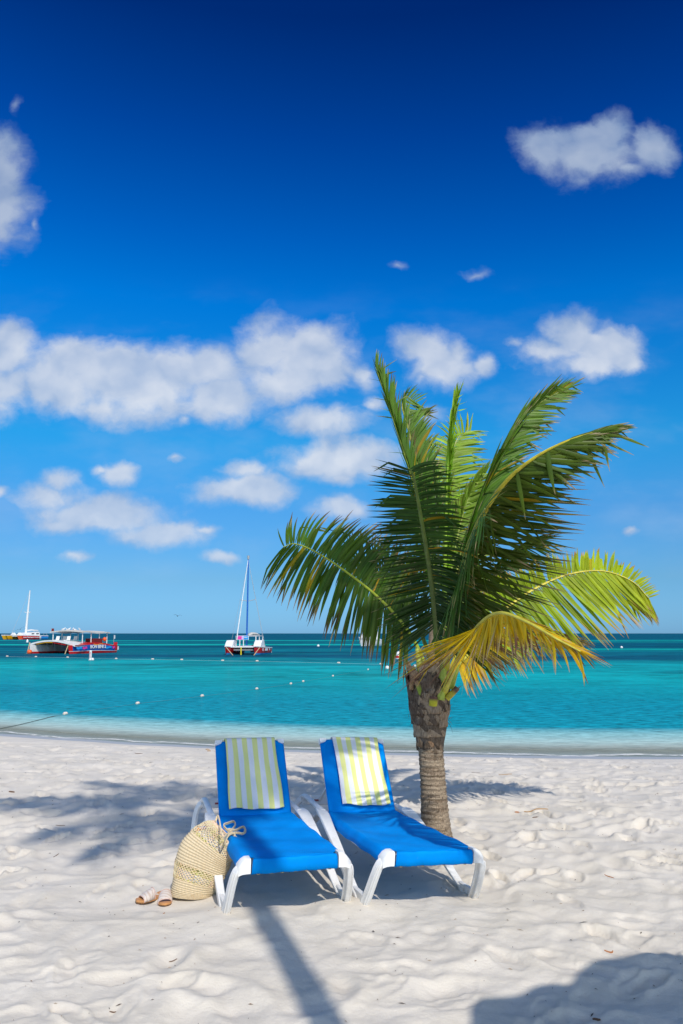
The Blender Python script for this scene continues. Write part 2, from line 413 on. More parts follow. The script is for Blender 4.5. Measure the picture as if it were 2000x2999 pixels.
me.polygons.add(len(q)); me.polygons.foreach_set('loop_start', np.arange(0, q.size, 4, dtype=np.int32))
me.polygons.foreach_set('use_smooth', np.ones(len(q), dtype=bool))
me.update(calc_edges=True); me.validate()
sand = bpy.data.objects.new('sand', me); col.objects.link(sand); sand['kind'] = 'structure'
m, nt = new_mat('coral_sand'); me.materials.append(m)
geo = nt.node('ShaderNodeNewGeometry').outputs['Position']
def shore_nodes(nt, geo):
    x, y, z = nt.xyz(geo)
    xc = nt.m('MINIMUM', nt.m('MAXIMUM', x, -25), 25)
    s = nt.m('ADD', nt.m('MULTIPLY_ADD', nt.m('MULTIPLY', xc, xc), .018, 15.3), nt.m('MULTIPLY', xc, -.22))
    over = nt.m('MAXIMUM', nt.m('SUBTRACT', xc, 6), 0)
    s = nt.m('SUBTRACT', s, nt.m('MULTIPLY', nt.m('MULTIPLY', over, over), .022))
    return nt.m('SUBTRACT', y, s)          # >0 towards the sea
d = shore_nodes(nt, geo)
g1 = nt.noise(geo, 2.2, 5, .6); g2 = nt.noise(geo, 260, 3, .7); g3 = nt.noise(geo, 45, 4, .7)
base = nt.mix(nt.mr(g1, .3, .7), (.715, .655, .565), (.655, .595, .50))
base = nt.mix(nt.mr(g2, .58, .80, 0, .55), base, (.34, .28, .22))
base = nt.mix(nt.mr(g3, .60, .85, 0, .35), base, (.45, .40, .34))
dn = nt.m('ADD', d, nt.m('MULTIPLY', nt.m('SUBTRACT', nt.noise(nt.scale(geo, (1, .3, 1)), 1.6, 4), .5), .35))
wet = nt.mr(dn, -1.05, -.85, 0, 1)
base = nt.mix(wet, base, (.44, .435, .42))
rough = nt.mr(wet, 0, 1, .95, .45)
nrm = nt.bump(nt.m('ADD', nt.m('MULTIPLY', g2, .5), nt.m('MULTIPLY', g3, 1.3)), .5, .009)
principled(nt, base, rough, nt.mr(wet, 0, 1, .15, .35), nrm)

# sea
mb = MB()
rws = [6, 10, 12, 13, 14, 15, 16, 17, 18, 20, 23, 27, 33, 42, 60, 100, 180, 400, 1000, 4000, 15000, 40000]
gx = list(-np.geomspace(40, 1, 12)) + list(np.linspace(-.9, .9, 13)) + list(np.geomspace(1, 40, 12))
mb.add([(max(y, 10) * t * 1.5, y, SEA) for y in rws for t in gx], [(j * len(gx) + i, j * len(gx) + i + 1, (j + 1) * len(gx) + i + 1, (j + 1) * len(gx) + i) for j in range(len(rws) - 1) for i in range(len(gx) - 1)])
m, nt = new_mat('sea_water')
sea = mb.build('sea', m, smooth=False); sea['kind'] = 'structure'
geo = nt.node('ShaderNodeNewGeometry').outputs['Position']
d = shore_nodes(nt, geo)
x, y, z = nt.xyz(geo)
wob = nt.noise(nt.scale(geo, (.35, 1, 1)), .12, 4, .6)
dd = nt.m('MULTIPLY', d, nt.m('MULTIPLY_ADD', nt.m('SUBTRACT', wob, .5), .45, 1))
lg = nt.m('LOGARITHM', nt.m('ADD', nt.m('MAXIMUM', dd, 0), 1), 10)     # 0 .. 4
t = nt.m('DIVIDE', lg, 3.2)
colr = nt.ramp(t, WATER)
# seagrass and sandbars far out: long streaks along the shore
st = nt.noise(nt.scale(geo, (.004, .035, 1)), 1.0, 6, .55)
patch = nt.noise(nt.scale(geo, (.012, .05, 1)), 1.0, 4, .6)
farm = nt.mr(nt.m('MULTIPLY_ADD', x, .12, nt.m('MULTIPLY_ADD', nt.m('SUBTRACT', wob, .5), 30, y)), 56, 76)
colr = nt.mix(nt.m('MULTIPLY', farm, nt.mr(patch, .34, .52, .55, 1)), colr, WDARK)
bars = nt.m('MULTIPLY', nt.m('MULTIPLY', nt.mr(st, .54, .60), nt.mr(y, 75, 110)), nt.mr(y, 380, 260))
yw = nt.m('MULTIPLY_ADD', nt.m('SUBTRACT', nt.noise(nt.scale(geo, (.012, .02, 1)), 1.0, 4, .6), .5), 26, y)
def bar(c, hw, side=None):
    b_ = nt.mr(nt.m('ABSOLUTE', nt.m('SUBTRACT', yw, c)), hw, hw * .55)
    if side is not None: b_ = nt.m('MULTIPLY', b_, side)
    return b_
bars = nt.m('MAXIMUM', nt.m('MULTIPLY', bars, .35), nt.m('MAXIMUM', bar(158, 15, nt.mr(x, 45, 15)), nt.m('MAXIMUM', nt.m('MULTIPLY', bar(243, 20), .75), bar(112, 4, nt.mr(x, 12, 22)))))
colr = nt.mix(nt.m('MULTIPLY', bars, .9), colr, WBAR)
midp = nt.m('MULTIPLY', nt.mr(nt.noise(nt.scale(geo, (.035, .12, 1)), 1.0, 4, .55), .5, .68), nt.m('MULTIPLY', nt.mr(y, 24, 34), nt.mr(y, 80, 60)))
colr = nt.mix(nt.m('MULTIPLY', midp, .5), colr, WDARK)
# foam thread and the film of water on the sand
fe = nt.m('ADD', d, nt.m('MULTIPLY', nt.m('SUBTRACT', nt.noise(nt.scale(geo, (.8, .3, 1)), 1.0, 5, .6), .5), .9))
ft = nt.noise(nt.scale(geo, (2.2, 6, 1)), 2.0, 6, .7)
foam = nt.m('MULTIPLY', nt.m('MULTIPLY', nt.mr(nt.m('ABSOLUTE', nt.m('SUBTRACT', fe, .22)), .16, .02), nt.mr(ft, .38, .50)), .9)
foam2 = nt.m('MULTIPLY', nt.m('MULTIPLY', nt.mr(nt.m('ABSOLUTE', nt.m('SUBTRACT', fe, 1.25)), .35, .02), nt.mr(ft, .55, .66)), .18)
foam = nt.m('MAXIMUM', foam, foam2)
colr = nt.mix(foam, colr, (.72, .72, .70))
sp = nt.noise(nt.scale(geo, (3, 9, 1)), 1.0, 6, .7); 
shal = nt.mr(d, 3.0, .3)
colr = nt.mix(nt.m('MULTIPLY', shal, nt.mr(sp, .45, .62, 0, .35)), colr, (.62, .60, .50))
# ripples: bumps, plus wavelet glints and shade painted into the water colour
w1 = nt.noise(nt.scale(geo, (1.2, 3.0, 1)), 1.6, 6, .68); w2 = nt.noise(nt.scale(geo, (.5, 1.4, 1)), .55, 4, .6)
h = nt.m('ADD', w1, nt.m('MULTIPLY', w2, 1.6))
nrm = nt.bump(h, .55, .10)
r1 = nt.noise(nt.scale(geo, (1.0, 2.2, 1)), 2.6, 5, .7); r2 = nt.noise(nt.scale(geo, (.55, .8, 1)), .9, 6, .75); r3 = nt.noise(nt.scale(geo, (.12, .16, 1)), .8, 6, .8)
ry = nt.mr(y, 20, 45)
rm = nt.m('ADD', nt.m('MULTIPLY', r1, nt.m('SUBTRACT', 1, ry)), nt.m('MULTIPLY', nt.m('MULTIPLY_ADD', r3, .5, nt.m('MULTIPLY', r2, .5)), ry))
rip = nt.mr(rm, .36, .64, .56, 1.52, False)
rip = nt.m('ADD', nt.m('MULTIPLY', nt.m('SUBTRACT', rip, 1), nt.mr(d, 1.5, 5, .35, 1)), 1)
colr = nt.mix(1.0, colr, nt.comb(rip, rip, rip), 'MULTIPLY')
df = nt.node('ShaderNodeBsdfDiffuse'); nt.put(df.inputs[0], colr); nt.put(df.inputs['Normal'], nrm)
gl = nt.node('ShaderNodeBsdfGlossy'); gl.inputs['Roughness'].default_value = .12; nt.put(gl.inputs['Normal'], nrm); gl.inputs[0].default_value = (.9, .95, 1, 1)
fr = nt.node('ShaderNodeFresnel'); fr.inputs[0].default_value = 1.33; nt.put(fr.inputs['Normal'], nrm)
pb = nt.node('ShaderNodeMixShader'); nt.put(pb.inputs[0], nt.m('MULTIPLY', nt.m('MULTIPLY', fr.outputs[0], nt.mr(y, 30, 120, .12, .045)), nt.m('SUBTRACT', 1, foam)))
nt.l.new(df.outputs[0], pb.inputs[1]); nt.l.new(gl.outputs[0], pb.inputs[2]); nt.node('ShaderNodeOutputMaterial')
tr = nt.node('ShaderNodeBsdfTransparent'); tr.inputs[0].default_value = (.80, .88, .86, 1)
mx = nt.node('ShaderNodeMixShader')
nt.put(mx.inputs[0], nt.m('MAXIMUM', nt.mr(d, -.05, 2.2, .12, 1), foam)); nt.l.new(tr.outputs[0], mx.inputs[1]); nt.l.new(pb.outputs[0], mx.inputs[2])
nt.l.new(mx.outputs[0], [n for n in nt.n if n.type == 'OUTPUT_MATERIAL'][0].inputs[0])
# ------------------------------------------------------------------ materials for furniture
def white_plastic():
    m, nt = new_mat('white_moulded_plastic'); tc = nt.node('ShaderNodeTexCoord').outputs['Object']
    n = nt.noise(tc, 9, 6, .65); n2 = nt.noise(nt.scale(tc, (3, 3, 1)), 22, 5, .7)
    z = nt.xyz(nt.node('ShaderNodeNewGeometry').outputs['Position'])[2]
    b = nt.mix(nt.mr(n, .45, .8, 0, .7), (.80, .80, .79), (.62, .60, .56))
    b = nt.mix(nt.m('MULTIPLY', nt.mr(z, .10, .01), nt.mr(n2, .35, .65)), b, (.62, .56, .48))
    b = nt.mix(nt.mr(n2, .62, .70, 0, .45), b, (.42, .40, .37))
    principled(nt, b, .42, .45, nt.bump(n2, .12, .002)); return m
def sling_mat(name, sc=1.0):
    m, nt = new_mat(name); tc = nt.node('ShaderNodeTexCoord').outputs['Object']
    x, y, z = nt.xyz(tc)
    wv = nt.m('MULTIPLY', nt.m('SINE', nt.m('MULTIPLY', x, 2200)), nt.m('SINE', nt.m('MULTIPLY', y, 2200)))
    n = nt.noise(tc, 3.5, 5, .6); n2 = nt.noise(nt.scale(tc, (1, 1, 1)), 60, 4, .75); st = nt.noise(nt.scale(tc, (14, 2, 2)), 6, 4, .7)
    b = nt.mix(nt.mr(n, .3, .75), (.0, .27, .80), (.0, .20, .63))
    b = nt.mix(nt.mr(n2, .66, .74, 0, .55), b, (.10, .34, .80))
    b = nt.mix(nt.mr(st, .70, .76, 0, .35), b, (.12, .36, .80))
    nr = nt.bump(nt.m('MULTIPLY_ADD', wv, .3, nt.noise(tc, 5, 3)), .25, .004)
    principled(nt, b, .7, .04, nr); return m
def towel_mat(name, off, per, duty, fold=0):
    m, nt = new_mat(name); uv = nt.node('ShaderNodeUVMap', uv_map='UVMap').outputs[0]
    u, v, _ = nt.xyz(uv)
    f = nt.m('FRACT', nt.m('DIVIDE', nt.m('SUBTRACT', u, off), per))
    s = nt.m('MULTIPLY', nt.mr(f, 0, .04), nt.mr(f, duty + .04, duty)); 
    tc = nt.node('ShaderNodeTexCoord').outputs['Object']; n = nt.noise(tc, 160, 4, .8); n2 = nt.noise(tc, 7, 3)
    b = nt.mix(s, (.80, .80, .82), (.80, .80, .27)); b = nt.mix(nt.mr(n, .3, .7, 0, .22), b, (.55, .55, .5))
    principled(nt, b, .95, .05, nt.bump(nt.m('ADD', n, nt.m('MULTIPLY', n2, .8)), .6, .006)); return m
M_PL = white_plastic(); M_SL = sling_mat('blue_sling_mesh')
M_CORD = plain('tan_cord', (.42, .30, .15), .8); M_DKP = plain('grey_under_plastic', (.30, .30, .30), .6)

# ------------------------------------------------------------------ sun lounger
LS, BL_, ZS, ZC, WC = 1.277, .60, .363, .350, .281
def seat_half(y): 
    return .358 - (y / LS) * .026
def make_lounger(k, label, back_ang):
    (ox, oy, oz), a, ro = POSE[k]
    t = thing('sun_lounger', label, 'sun lounger', (ox, oy, oz), group='sun loungers side by side', rot=(0, ro, a))
    # seat sling: flat panel with drooped edges, square front lip between the corner caps
    mb = MB()
    def seat(u, v):
        y = -.012 + v * (LS + .012)
        w = seat_half(max(y, 0)); s = (u - .5) * 2
        if y < .07: w = .262 + (.352 - .262) * max(0, (y - .045) / .025)
        if y > LS - .10: w -= .016 * (1 - (LS - y) / .10)
        edge = max(0, (abs(s) - .86) / .14)
        z = ZS + (ZC - ZS) * (y / LS) - .020 * (1 - s * s) * math.sin(min(1, max(0, y / LS)) * math.pi) - .075 * edge ** 1.6 * (1 if y > .06 else 0) + .004 * math.sin(y * 19 + s * 3)
        if v > .985: z += .008
        return (s * w * (1 - .04 * edge), y, z)
    mb.grid(seat, 44, 60)
    # lip folds over the front bar
    lip = [(-.012, ZS, ), (-.020, ZS - .006), (-.024, ZS - .016), (-.024, ZS - .05), (-.020, ZS - .078), (-.008, ZS - .086), (.012, ZS - .084)]
    mb.grid(lambda u, v: ((u - .5) * 2 * (.262 + .008 * min(1, v * 2)), lip[round(v * 6)][0], lip[round(v * 6)][1] + .002 * math.sin(u * 23)), 30, 6)
    seat_o = mb.build('seat', M_SL, t, angle=60)
    so_ = seat_o.modifiers.new('thickness', 'SOLIDIFY'); so_.thickness = .004
    # lacing under the lip
    for i in range(7):
        xx = -.23 + i * .075 + (.006 if i % 2 else 0)
        m2 = MB(); m2.tube([(xx - .016, .0, ZS - .082), (xx - .006, -.012, ZS - .089), (xx + .008, -.012, ZS - .090), (xx + .018, .002, ZS - .083)], .0025, 6)
        m2.build('lace_loop', M_CORD, seat_o)
    # backrest sling
    ca, sa = math.cos(back_ang), math.sin(back_ang)
    def bp(x, l, o=0): return (x, LS + l * ca - o * sa, ZC + l * sa + o * ca)
    mb = MB()
    def back(u, v):
        s = (u - .5) * 2; w = WC; l = -.015 + v * (BL_ + .015)
        cut = .052 * max(0, 1 - (BL_ - l) / .036) ** .6 if BL_ - l < .036 else 0
        w = w - cut
        edge = max(0, (abs(s) - .90) / .10)
        o = .018 - .018 * (1 - s * s) * math.sin(v * math.pi) - .014 * edge ** 2 
        if v > .985: o -= .012
        return bp(s * w, l, o)
    mb.grid(back, 36, 46)
    bo = mb.build('backrest', M_SL, t, angle=60)
    so_ = bo.modifiers.new('thickness', 'SOLIDIFY'); so_.thickness = .004
    # frame behind the backrest
    mb = MB()
    for s in (-1, 1): mb.tube([bp(s * (WC - .022), -.03, -.012), bp(s * (WC - .022), BL_ - .01, -.012)], .016, 10)
    mb.tube([bp(-(WC - .02), BL_ - .014, -.012), bp(WC - .02, BL_ - .014, -.012)], .016, 10)
    mb.tube([bp(-(WC - .01), .25, -.02), bp(WC - .01, .25, -.02)], .011, 8)
    bf = mb.build('back_frame', M_PL, t)
    for s in (-1, 1):
        mb = MB(); prof = [(0, 0), (.056, 0), (.053, -.016), (.043, -.029), (.026, -.036), (.0, -.039)]
        mb.loft([[bp(s * (WC - a1), BL_ + b1 + .003, .0205) for a1, b1 in prof], [bp(s * (WC - a1), BL_ + b1 + .003, -.026) for a1, b1 in prof]], True, True)
        mb.build('corner_cap', M_PL, t, smooth=False)
    for s in (-1, 1):   # support struts behind the backrest
        mb = MB(); mb.beam([bp(s * .19, .30, -.02), (s * .19, LS + .50, .34)], .022, .014, (1, 0, 0)); mb.build('support_strut', M_PL, t)
    for s in (-1, 1):
        # front leg with its corner block
        mb = MB()
        secs = []
        for q, (x0, x1, y0, y1, z0, z1) in enumerate([(.264, .29, -.022, .06, ZS - .082, ZS + .004), (.30, .31, -.022, .065, ZS - .082, ZS + .002), (.325, .33, -.02, .07, ZS - .085, ZS - .012), (.352, .352, -.015, .07, ZS - .095, ZS - .04)]):
            xx = (x0 + x1) / 2
            secs.append([(s * xx, y0, z0), (s * xx, y0, z1 - .012), (s * xx, y0 + .01, z1), (s * xx, y1, z1), (s * xx, y1, z0)])
        mb.loft(secs, True, True)
        mb.build('corner_block', M_PL, t, angle=50)
        mb = MB()
        path = [(s * .322, .022, ZS - .055), (s * .350, .024, ZS - .070), (s * .366, .034, ZS - .105), (s * .376, .065, ZS - .17), (s * .384, .115, .10), (s * .390, .175, .0), (s * .392, .20, -.07)]
        path = cr_spline(path, 14)
        mb.beam(path, [.058 + .008 * (i / 14) for i in range(15)], [.030] * 15, (.35 * s, 1, .2))
        for o in (-.02, .0, .02):    # moulded ribs
            mb.beam([p_ + Vector((s * .0135, o - .004, 0)) for p_ in path[3:]], .006, .010, (0, 1, 0))
        mb.beam([p_ + Vector((-s * .012, .022, -.006)) for p_ in path[2:]], .04, .014, (1, 0, 0))
        mb.build('front_leg', M_PL, t)
        # long brace sweeping from hip to foot
        mb = MB()
        path = cr_spline([(s * .347, LS + .015, ZC + .008), (s * .356, LS - .10, ZC + .004), (s * .368, LS - .28, ZC - .052), (s * .380, LS - .58, ZC - .16), (s * .386, .46, .085), (s * .389, .27, .006), (s * .39, .20, -.06)], 20)
        wd = [.072, .078, .084, .086, .086, .084, .080, .076, .072, .068, .064, .060, .056, .052, .05, .048, .046, .046, .046, .046, .046]
        mb.beam(path, wd, .024, (1, 0, .12 * s))
        mb.beam([p_ + Vector((s * .012, .004, -.022)) for p_ in path], .018, .040, (1, 0, 0))
        mb.build('brace', M_PL, t)
        # web that joins leg and brace at the foot
        mb = MB(); mb.beam([(s * .388, .15, .035), (s * .388, .36, .035)], .03, .06, (1, 0, 0)); mb.build('foot', M_PL, t)
        # rear rail and leg
        mb = MB()
        mb.tube(cr_spline([(s * .338, LS - .04, ZC + .008), (s * .334, LS + .12, ZC + .012), (s * .326, LS + .35, ZC + .022), (s * .322, 1.79, ZC + .022), (s * .336, 1.845, ZC - .004)], 16), .023, 10, flat=.85)
        mb.build('rear_rail', M_PL, t)
        mb = MB()
        mb.beam(cr_spline([(s * .334, 1.82, ZC - .006), (s * .362, 1.85, ZC - .045), (s * .384, 1.845, ZC - .12), (s * .402, 1.80, .10), (s * .412, 1.76, .0), (s * .415, 1.75, -.06)], 14), .060, .030, (.3 * s, 1, 0))
        mb.build('rear_leg', M_PL, t)
        mb = MB()
        mb.beam(cr_spline([(s * .346, LS + .02, ZC - .02), (s * .366, LS + .12, ZC - .10), (s * .392, LS + .30, .10), (s * .410, 1.70, -.04)], 12), [.06] * 7 + [.05] * 6, .024, (1, 0, 0))
        mb.build('rear_brace', M_PL, t)
        # side rail under the sling
        mb = MB(); mb.tube([(s * .300, .03, ZS - .070), (s * .296, .6, ZS - .085), (s * .288, LS, ZC - .06)], .018, 10); mb.build('side_rail', M_PL, t)
    mb = MB(); mb.beam([(-.335, 1.80, ZC - .012), (.335, 1.80, ZC - .012)], .075, .02, (0, .45, 1)); cb = mb.build('rear_crossbar', M_PL, t)
    mb = MB(); mb.box((-.215, 1.7835, ZC - .012), (.045, .002, .014), Matrix.Rotation(R(-25), 3, 'X'), (.30, .06, .06)); mb.build('sticker', attr_mat('sticker_print'), cb)
    mb = MB(); mb.tube([(-.26, .012, ZS - .04), (.26, .012, ZS - .04)], .022, 10); mb.build('front_bar', M_PL, t)
    mb = MB(); mb.tube([(-.31, LS - .03, ZC - .05), (.31, LS - .03, ZC - .05)], .016, 8); mb.build('hip_bar', M_PL, t)
    return t, bp, back
loungerL = make_lounger('L', 'blue sling lounger with the straw bag and sandals beside it', .985)
loungerR = make_lounger('R', 'blue sling lounger nearest the palm trunk, with nothing leaning on it', .985)

# ------------------------------------------------------------------ towels hung over the backrests
def towel(k, bp, x0, x1, l0, l1, label, mat, seed, folds):
    """x0,x1 at the top edge; front drop from l1 (top) to l0, then over the back"""
    (ox, oy, oz), a, ro = POSE[k]
    mb = MB(); nu, nv = 70, 90; rr = random.Random(seed)
    uvs = []
    front = l1 - l0 + .0; over = .05; backd = .26; tot = front + over + backd
    def fn(u, v):
        s = v * tot; w = x1 - x0; x = x0 + u * w
        sl_ = 0
        wr = folds(u, v) + .0022 * math.sin(u * 31 + 4 * math.sin(v * 5 + seed)) * (1 - .6 * v) + .0018 * math.sin(v * 23 + u * 9 + seed) + .0022 * math.sin(u * 6 - v * 15)
        drop = .006 * math.sin(u * 5 + seed) + .004 * math.sin(u * 13)
        if s < front:
            l = l0 + s + drop * (1 - s / front); o = .030 + wr + (.010 * (1 - s / front) ** 3)
        elif s < front + over:
            th = (s - front) / over * math.pi; l = l1 + .020 * math.sin(th); o = .004 + .027 * math.cos(th) + wr * .3
        else:
            l = l1 - (s - front - over); o = -.030 - .05 * (s - front - over)
        x += .010 * math.sin(v * 7 + seed) * (u - .5) + .004 * math.sin(v * 4.0 + seed)
        return bp(x, l, o)
    mb.grid(fn, nu, nv)
    # turned-up hem along the lower edge
    o = mb.build('towel', mat, None, angle=80)
    uvl = o.data.uv_layers.new(name='UVMap')
    n = nu + 1; arr = np.empty(len(o.data.loops), dtype=np.int32); o.data.loops.foreach_get('vertex_index', arr)
    uu = (arr % n) / nu * (x1 - x0); vv = (arr // n) / nv * tot
    uvl.data.foreach_set('uv', np.stack([uu, vv], 1).astype(np.float32).ravel())
    so_ = o.modifiers.new('thickness', 'SOLIDIFY'); so_.thickness = .007; so_.offset = 1
    M = Matrix.Translation((ox, oy, oz)) @ Matrix.Rotation(a, 4, 'Z') @ Matrix.Rotation(ro, 4, 'Y')
    o.data.transform(M); o.data.update(); rebase(o)
    tag(o, label, 'towel', 'striped towels over the backrests'); return o
towel('L', loungerL[1], -.206, .208, .022, BL_ - .006, 'yellow and white striped towel over the backrest beside the straw bag', towel_mat('towel_stripes', .053, .083, .5), 1,
      lambda u, v: .010 * math.exp(-((u - .17 - .05 * (1 - v)) / .02) ** 2) * max(0, 1 - v * 1.3) + .004 * math.sin(u * 9 + v * 3) + .006 * math.exp(-((u - .98) / .03) ** 2) * max(0, 1 - v * 3))
towel('R', loungerR[1], -.172, .224, .032, BL_ - .006, 'yellow and white striped towel over the backrest next to the palm, in frond shade', towel_mat('towel_stripes_two', -.052, .083, .5), 2,
      lambda u, v: .004 * math.sin(u * 7 + v * 4) + .006 * math.exp(-((u - .03) / .04) ** 2) * max(0, 1 - v * 2.5))

# ------------------------------------------------------------------ straw tote bag leaning on the lounger
bagbase = Pz(572, 2626, 0.0)
BZ = sand_at(bagbase.x, bagbase.y)
bag = thing('tote_bag', 'woven straw net tote bag leaning against the white lounger leg', 'bag', (bagbase.x, bagbase.y, BZ - .005))
fwd = Vector((0, 1, 0)); rgt = Vector((1, 0, 0))
spine = cr_spline([(-.03, 0, 0), (-.022, .0, .05), (.012, .0, .15), (.065, .0, .26), (.130, .01, .345), (.190, .02, .400)], 40)
wid = [(.0, .115), (.06, .148), (.3, .152), (.45, .165), (.62, .176), (.78, .166), (.9, .138), (1, .098)]
dep = [(0, .075), (.06, .10), (.3, .095), (.5, .105), (.7, .085), (.9, .05), (1, .035)]
def itp(tab, v): return float(np.interp(v, [a for a, b in tab], [b for a, b in tab]))
def bag_pt(u, v, infl=0):
    i = v * 40; k = min(int(i), 39); c = spine[k].lerp(spine[k + 1], i - k)
    T = (spine[k + 1] - spine[k]).normalized(); rx = Vector((T.z, 0, -T.x)).normalized()
    a = u * 2 * math.pi; w_, d_ = itp(wid, v) + infl, itp(dep, v) + infl
    cx = math.copysign(abs(math.cos(a)) ** .8, math.cos(a)); sy = math.copysign(abs(math.sin(a)) ** .9, math.sin(a))
    bul = 1 + .05 * math.sin(a * 3 + v * 6) + .04 * math.sin(a * 2 - v * 9)
    sagz = .020 * math.cos(a * 1 + .6) * math.sin(v * 3.1)
    q = c + rx * (cx * w_ * bul) + Vector((0, 1, 0)) * (sy * d_ * bul) + T * sagz
    if v < .06: q.z = max(q.z, .0) + .004
    return q
m, nt = new_mat('straw_raffia'); tc = nt.node('ShaderNodeTexCoord').outputs['Object']
a_ = nt.node('ShaderNodeAttribute', attribute_name='tint').outputs['Color']
n = nt.noise(tc, 110, 4, .7); b_ = nt.mix(nt.mr(n, .4, .75, 0, .6), a_, (.50, .33, .14)); principled(nt, b_, .75, .2, nt.bump(n, .6, .004)); M_STRAW = m
straw = lambda: (.78 + rnd.uniform(-.06, .05), .64 + rnd.uniform(-.06, .05), .42 + rnd.uniform(-.05, .04))
def weave_band(v0, v1, rowsn, name):
    mb = MB(); nu = 132; nv = rowsn * 4
    def fn(u, v):
        vv = v0 + v * (v1 - v0); ph = v * rowsn * 2 * math.pi; rw = int(v * rowsn)
        st_ = abs(math.sin(u * nu * math.pi / 3 + rw * 1.3))
        return bag_pt(u, vv, .0045 * (.5 - .5 * math.cos(ph)) * (.65 + .35 * st_))
    def tn(u, v):
        k = .5 - .5 * math.cos(v * rowsn * 2 * math.pi); k = .42 + .58 * k ** .6
        j = 1 + .08 * math.sin(u * 311 + int(v * rowsn) * 7.7)
        return (.80 * k * j, .66 * k * j, .44 * k * j)
    mb.grid(fn, nu, nv, tint=tn); return mb.build(name, M_STRAW, bag, angle=80)
weave_band(0.0, .31, 12, 'woven_body'); weave_band(.46, .735, 11, 'woven_body')
mb = MB(); mb.grid(lambda u, v: bag_pt(u, 0, -.0 - .13 * v) + Vector((0, 0, .002)), 24, 2, tint=(.5, .38, .2)); mb.build('bag_base', M_STRAW, bag)
def net_band(v0, v1, nu, nvr, name):
    mb = MB()
    for i in range(nu):
        for s in (-1, 1):
            pts = []
            for k in range(nvr * 4 + 1):
                v = k / (nvr * 4); zz = abs(((v * nvr) % 2) - 1)       # zig-zag
                pts.append(bag_pt(((i + .5 + s * (.5 - zz) * .98) / nu) % 1.0, v0 + v * (v1 - v0), .002 + .001 * s))
            mb.tube(pts, .0031, 4, False, straw())
    return mb.build(name, M_STRAW, bag)
net_band(.305, .465, 40, 5, 'net_panel'); net_band(.73, .97, 34, 7, 'net_panel')
# scalloped rim and handles
mb = MB()
for dv in (0, .012): mb.tube([bag_pt(i / 60 % 1, .965 + dv + .012 * math.sin(i / 60 * 6.28 * 2), .003) for i in range(61)], .0045, 6, tint=straw())
mb.build('rim', M_STRAW, bag)
def w2b(px, py, y): return Py(px, py, y) - Vector((bagbase.x, bagbase.y, BZ - .005))
def handle(pts):
    mb = MB(); P_ = cr_spline(pts, 40); mb.tube(P_, .0085, 8, flat=.5, up=(0, -.6, .8), tint=(.74, .60, .38))
    for s in (-.005, .005): mb.tube([p_ + Vector((0, -.002, s + .002)) for p_ in P_], .0042, 5, tint=(.82, .68, .46))
    mb.build('handle', M_STRAW, bag)
B0 = Vector((bagbase.x, bagbase.y, BZ - .005))
def sl_(px, py, z=.388): return Pz(px, py, z) - B0
def rim_(u): return bag_pt(u, .985, .002)
handle([rim_(.08), rim_(.08) + Vector((.015, 0, .035)), sl_(655, 2421, .41), sl_(671, 2410, .40), sl_(684, 2407, .392), sl_(689, 2416, .388), sl_(680, 2430, .388), sl_(664, 2446, .40), sl_(652, 2452, .42), rim_(.42) + Vector((.02, 0, .03)), rim_(.42)])
handle([rim_(.16), rim_(.16) + Vector((.02, .0, .03)), sl_(668, 2430, .40), sl_(690, 2432, .388), sl_(704, 2425, .392), sl_(714, 2423, .392), sl_(718, 2432, .388), sl_(712, 2442, .388), sl_(694, 2440, .388), sl_(674, 2443, .39), sl_(662, 2456, .38), sl_(660, 2474, .34), rim_(.86) + Vector((.012, -.005, .012)), rim_(.86)])
# things carried in the bag
mb = MB(); mb.grid(lambda u, v: bag_pt(u, .08 + .80 * v, -.012 - .012 * math.sin(u * 40 + v * 14) ** 2 - (.05 * max(0, v - .85) / .15)), 60, 40); ct = mb.build('rolled_towel', towel_mat('towel_in_bag', 0, .11, .45), None, off=None)
uvl = ct.data.uv_layers.new(name='UVMap'); arr = np.empty(len(ct.data.loops), dtype=np.int32); ct.data.loops.foreach_get('vertex_index', arr)
uvl.data.foreach_set('uv', np.stack([(arr // 61) / 40 * .62 + (arr % 61) / 60 * .12, arr * 0.0], 1).astype(np.float32).ravel())
ct.data.transform(Matrix.Translation((bagbase.x, bagbase.y, BZ - .005))); rebase(ct); tag(ct, 'yellow and white towel stuffed inside the straw net bag', 'towel')
mb = MB(); q = bag_pt(.56, .80) * .97 + Vector((.02, -.0, 0))
mb.tube([bag_pt(.56, .76, -.008), bag_pt(.57, .79, -.007), bag_pt(.585, .81, -.008)], .008, 8, tint=(.75, .22, .03)); mb.tube([bag_pt(.565, .80, -.008), bag_pt(.58, .83, -.008), bag_pt(.60, .85, -.009)], .009, 8, tint=(.03, .03, .30))
fb = mb.build('swimsuit', attr_mat('printed_fabric', .8), None); fb.data.transform(Matrix.Translation((bagbase.x, bagbase.y, BZ - .005))); rebase(fb); tag(fb, 'orange and navy cloth showing through the net of the straw bag', 'swimwear')

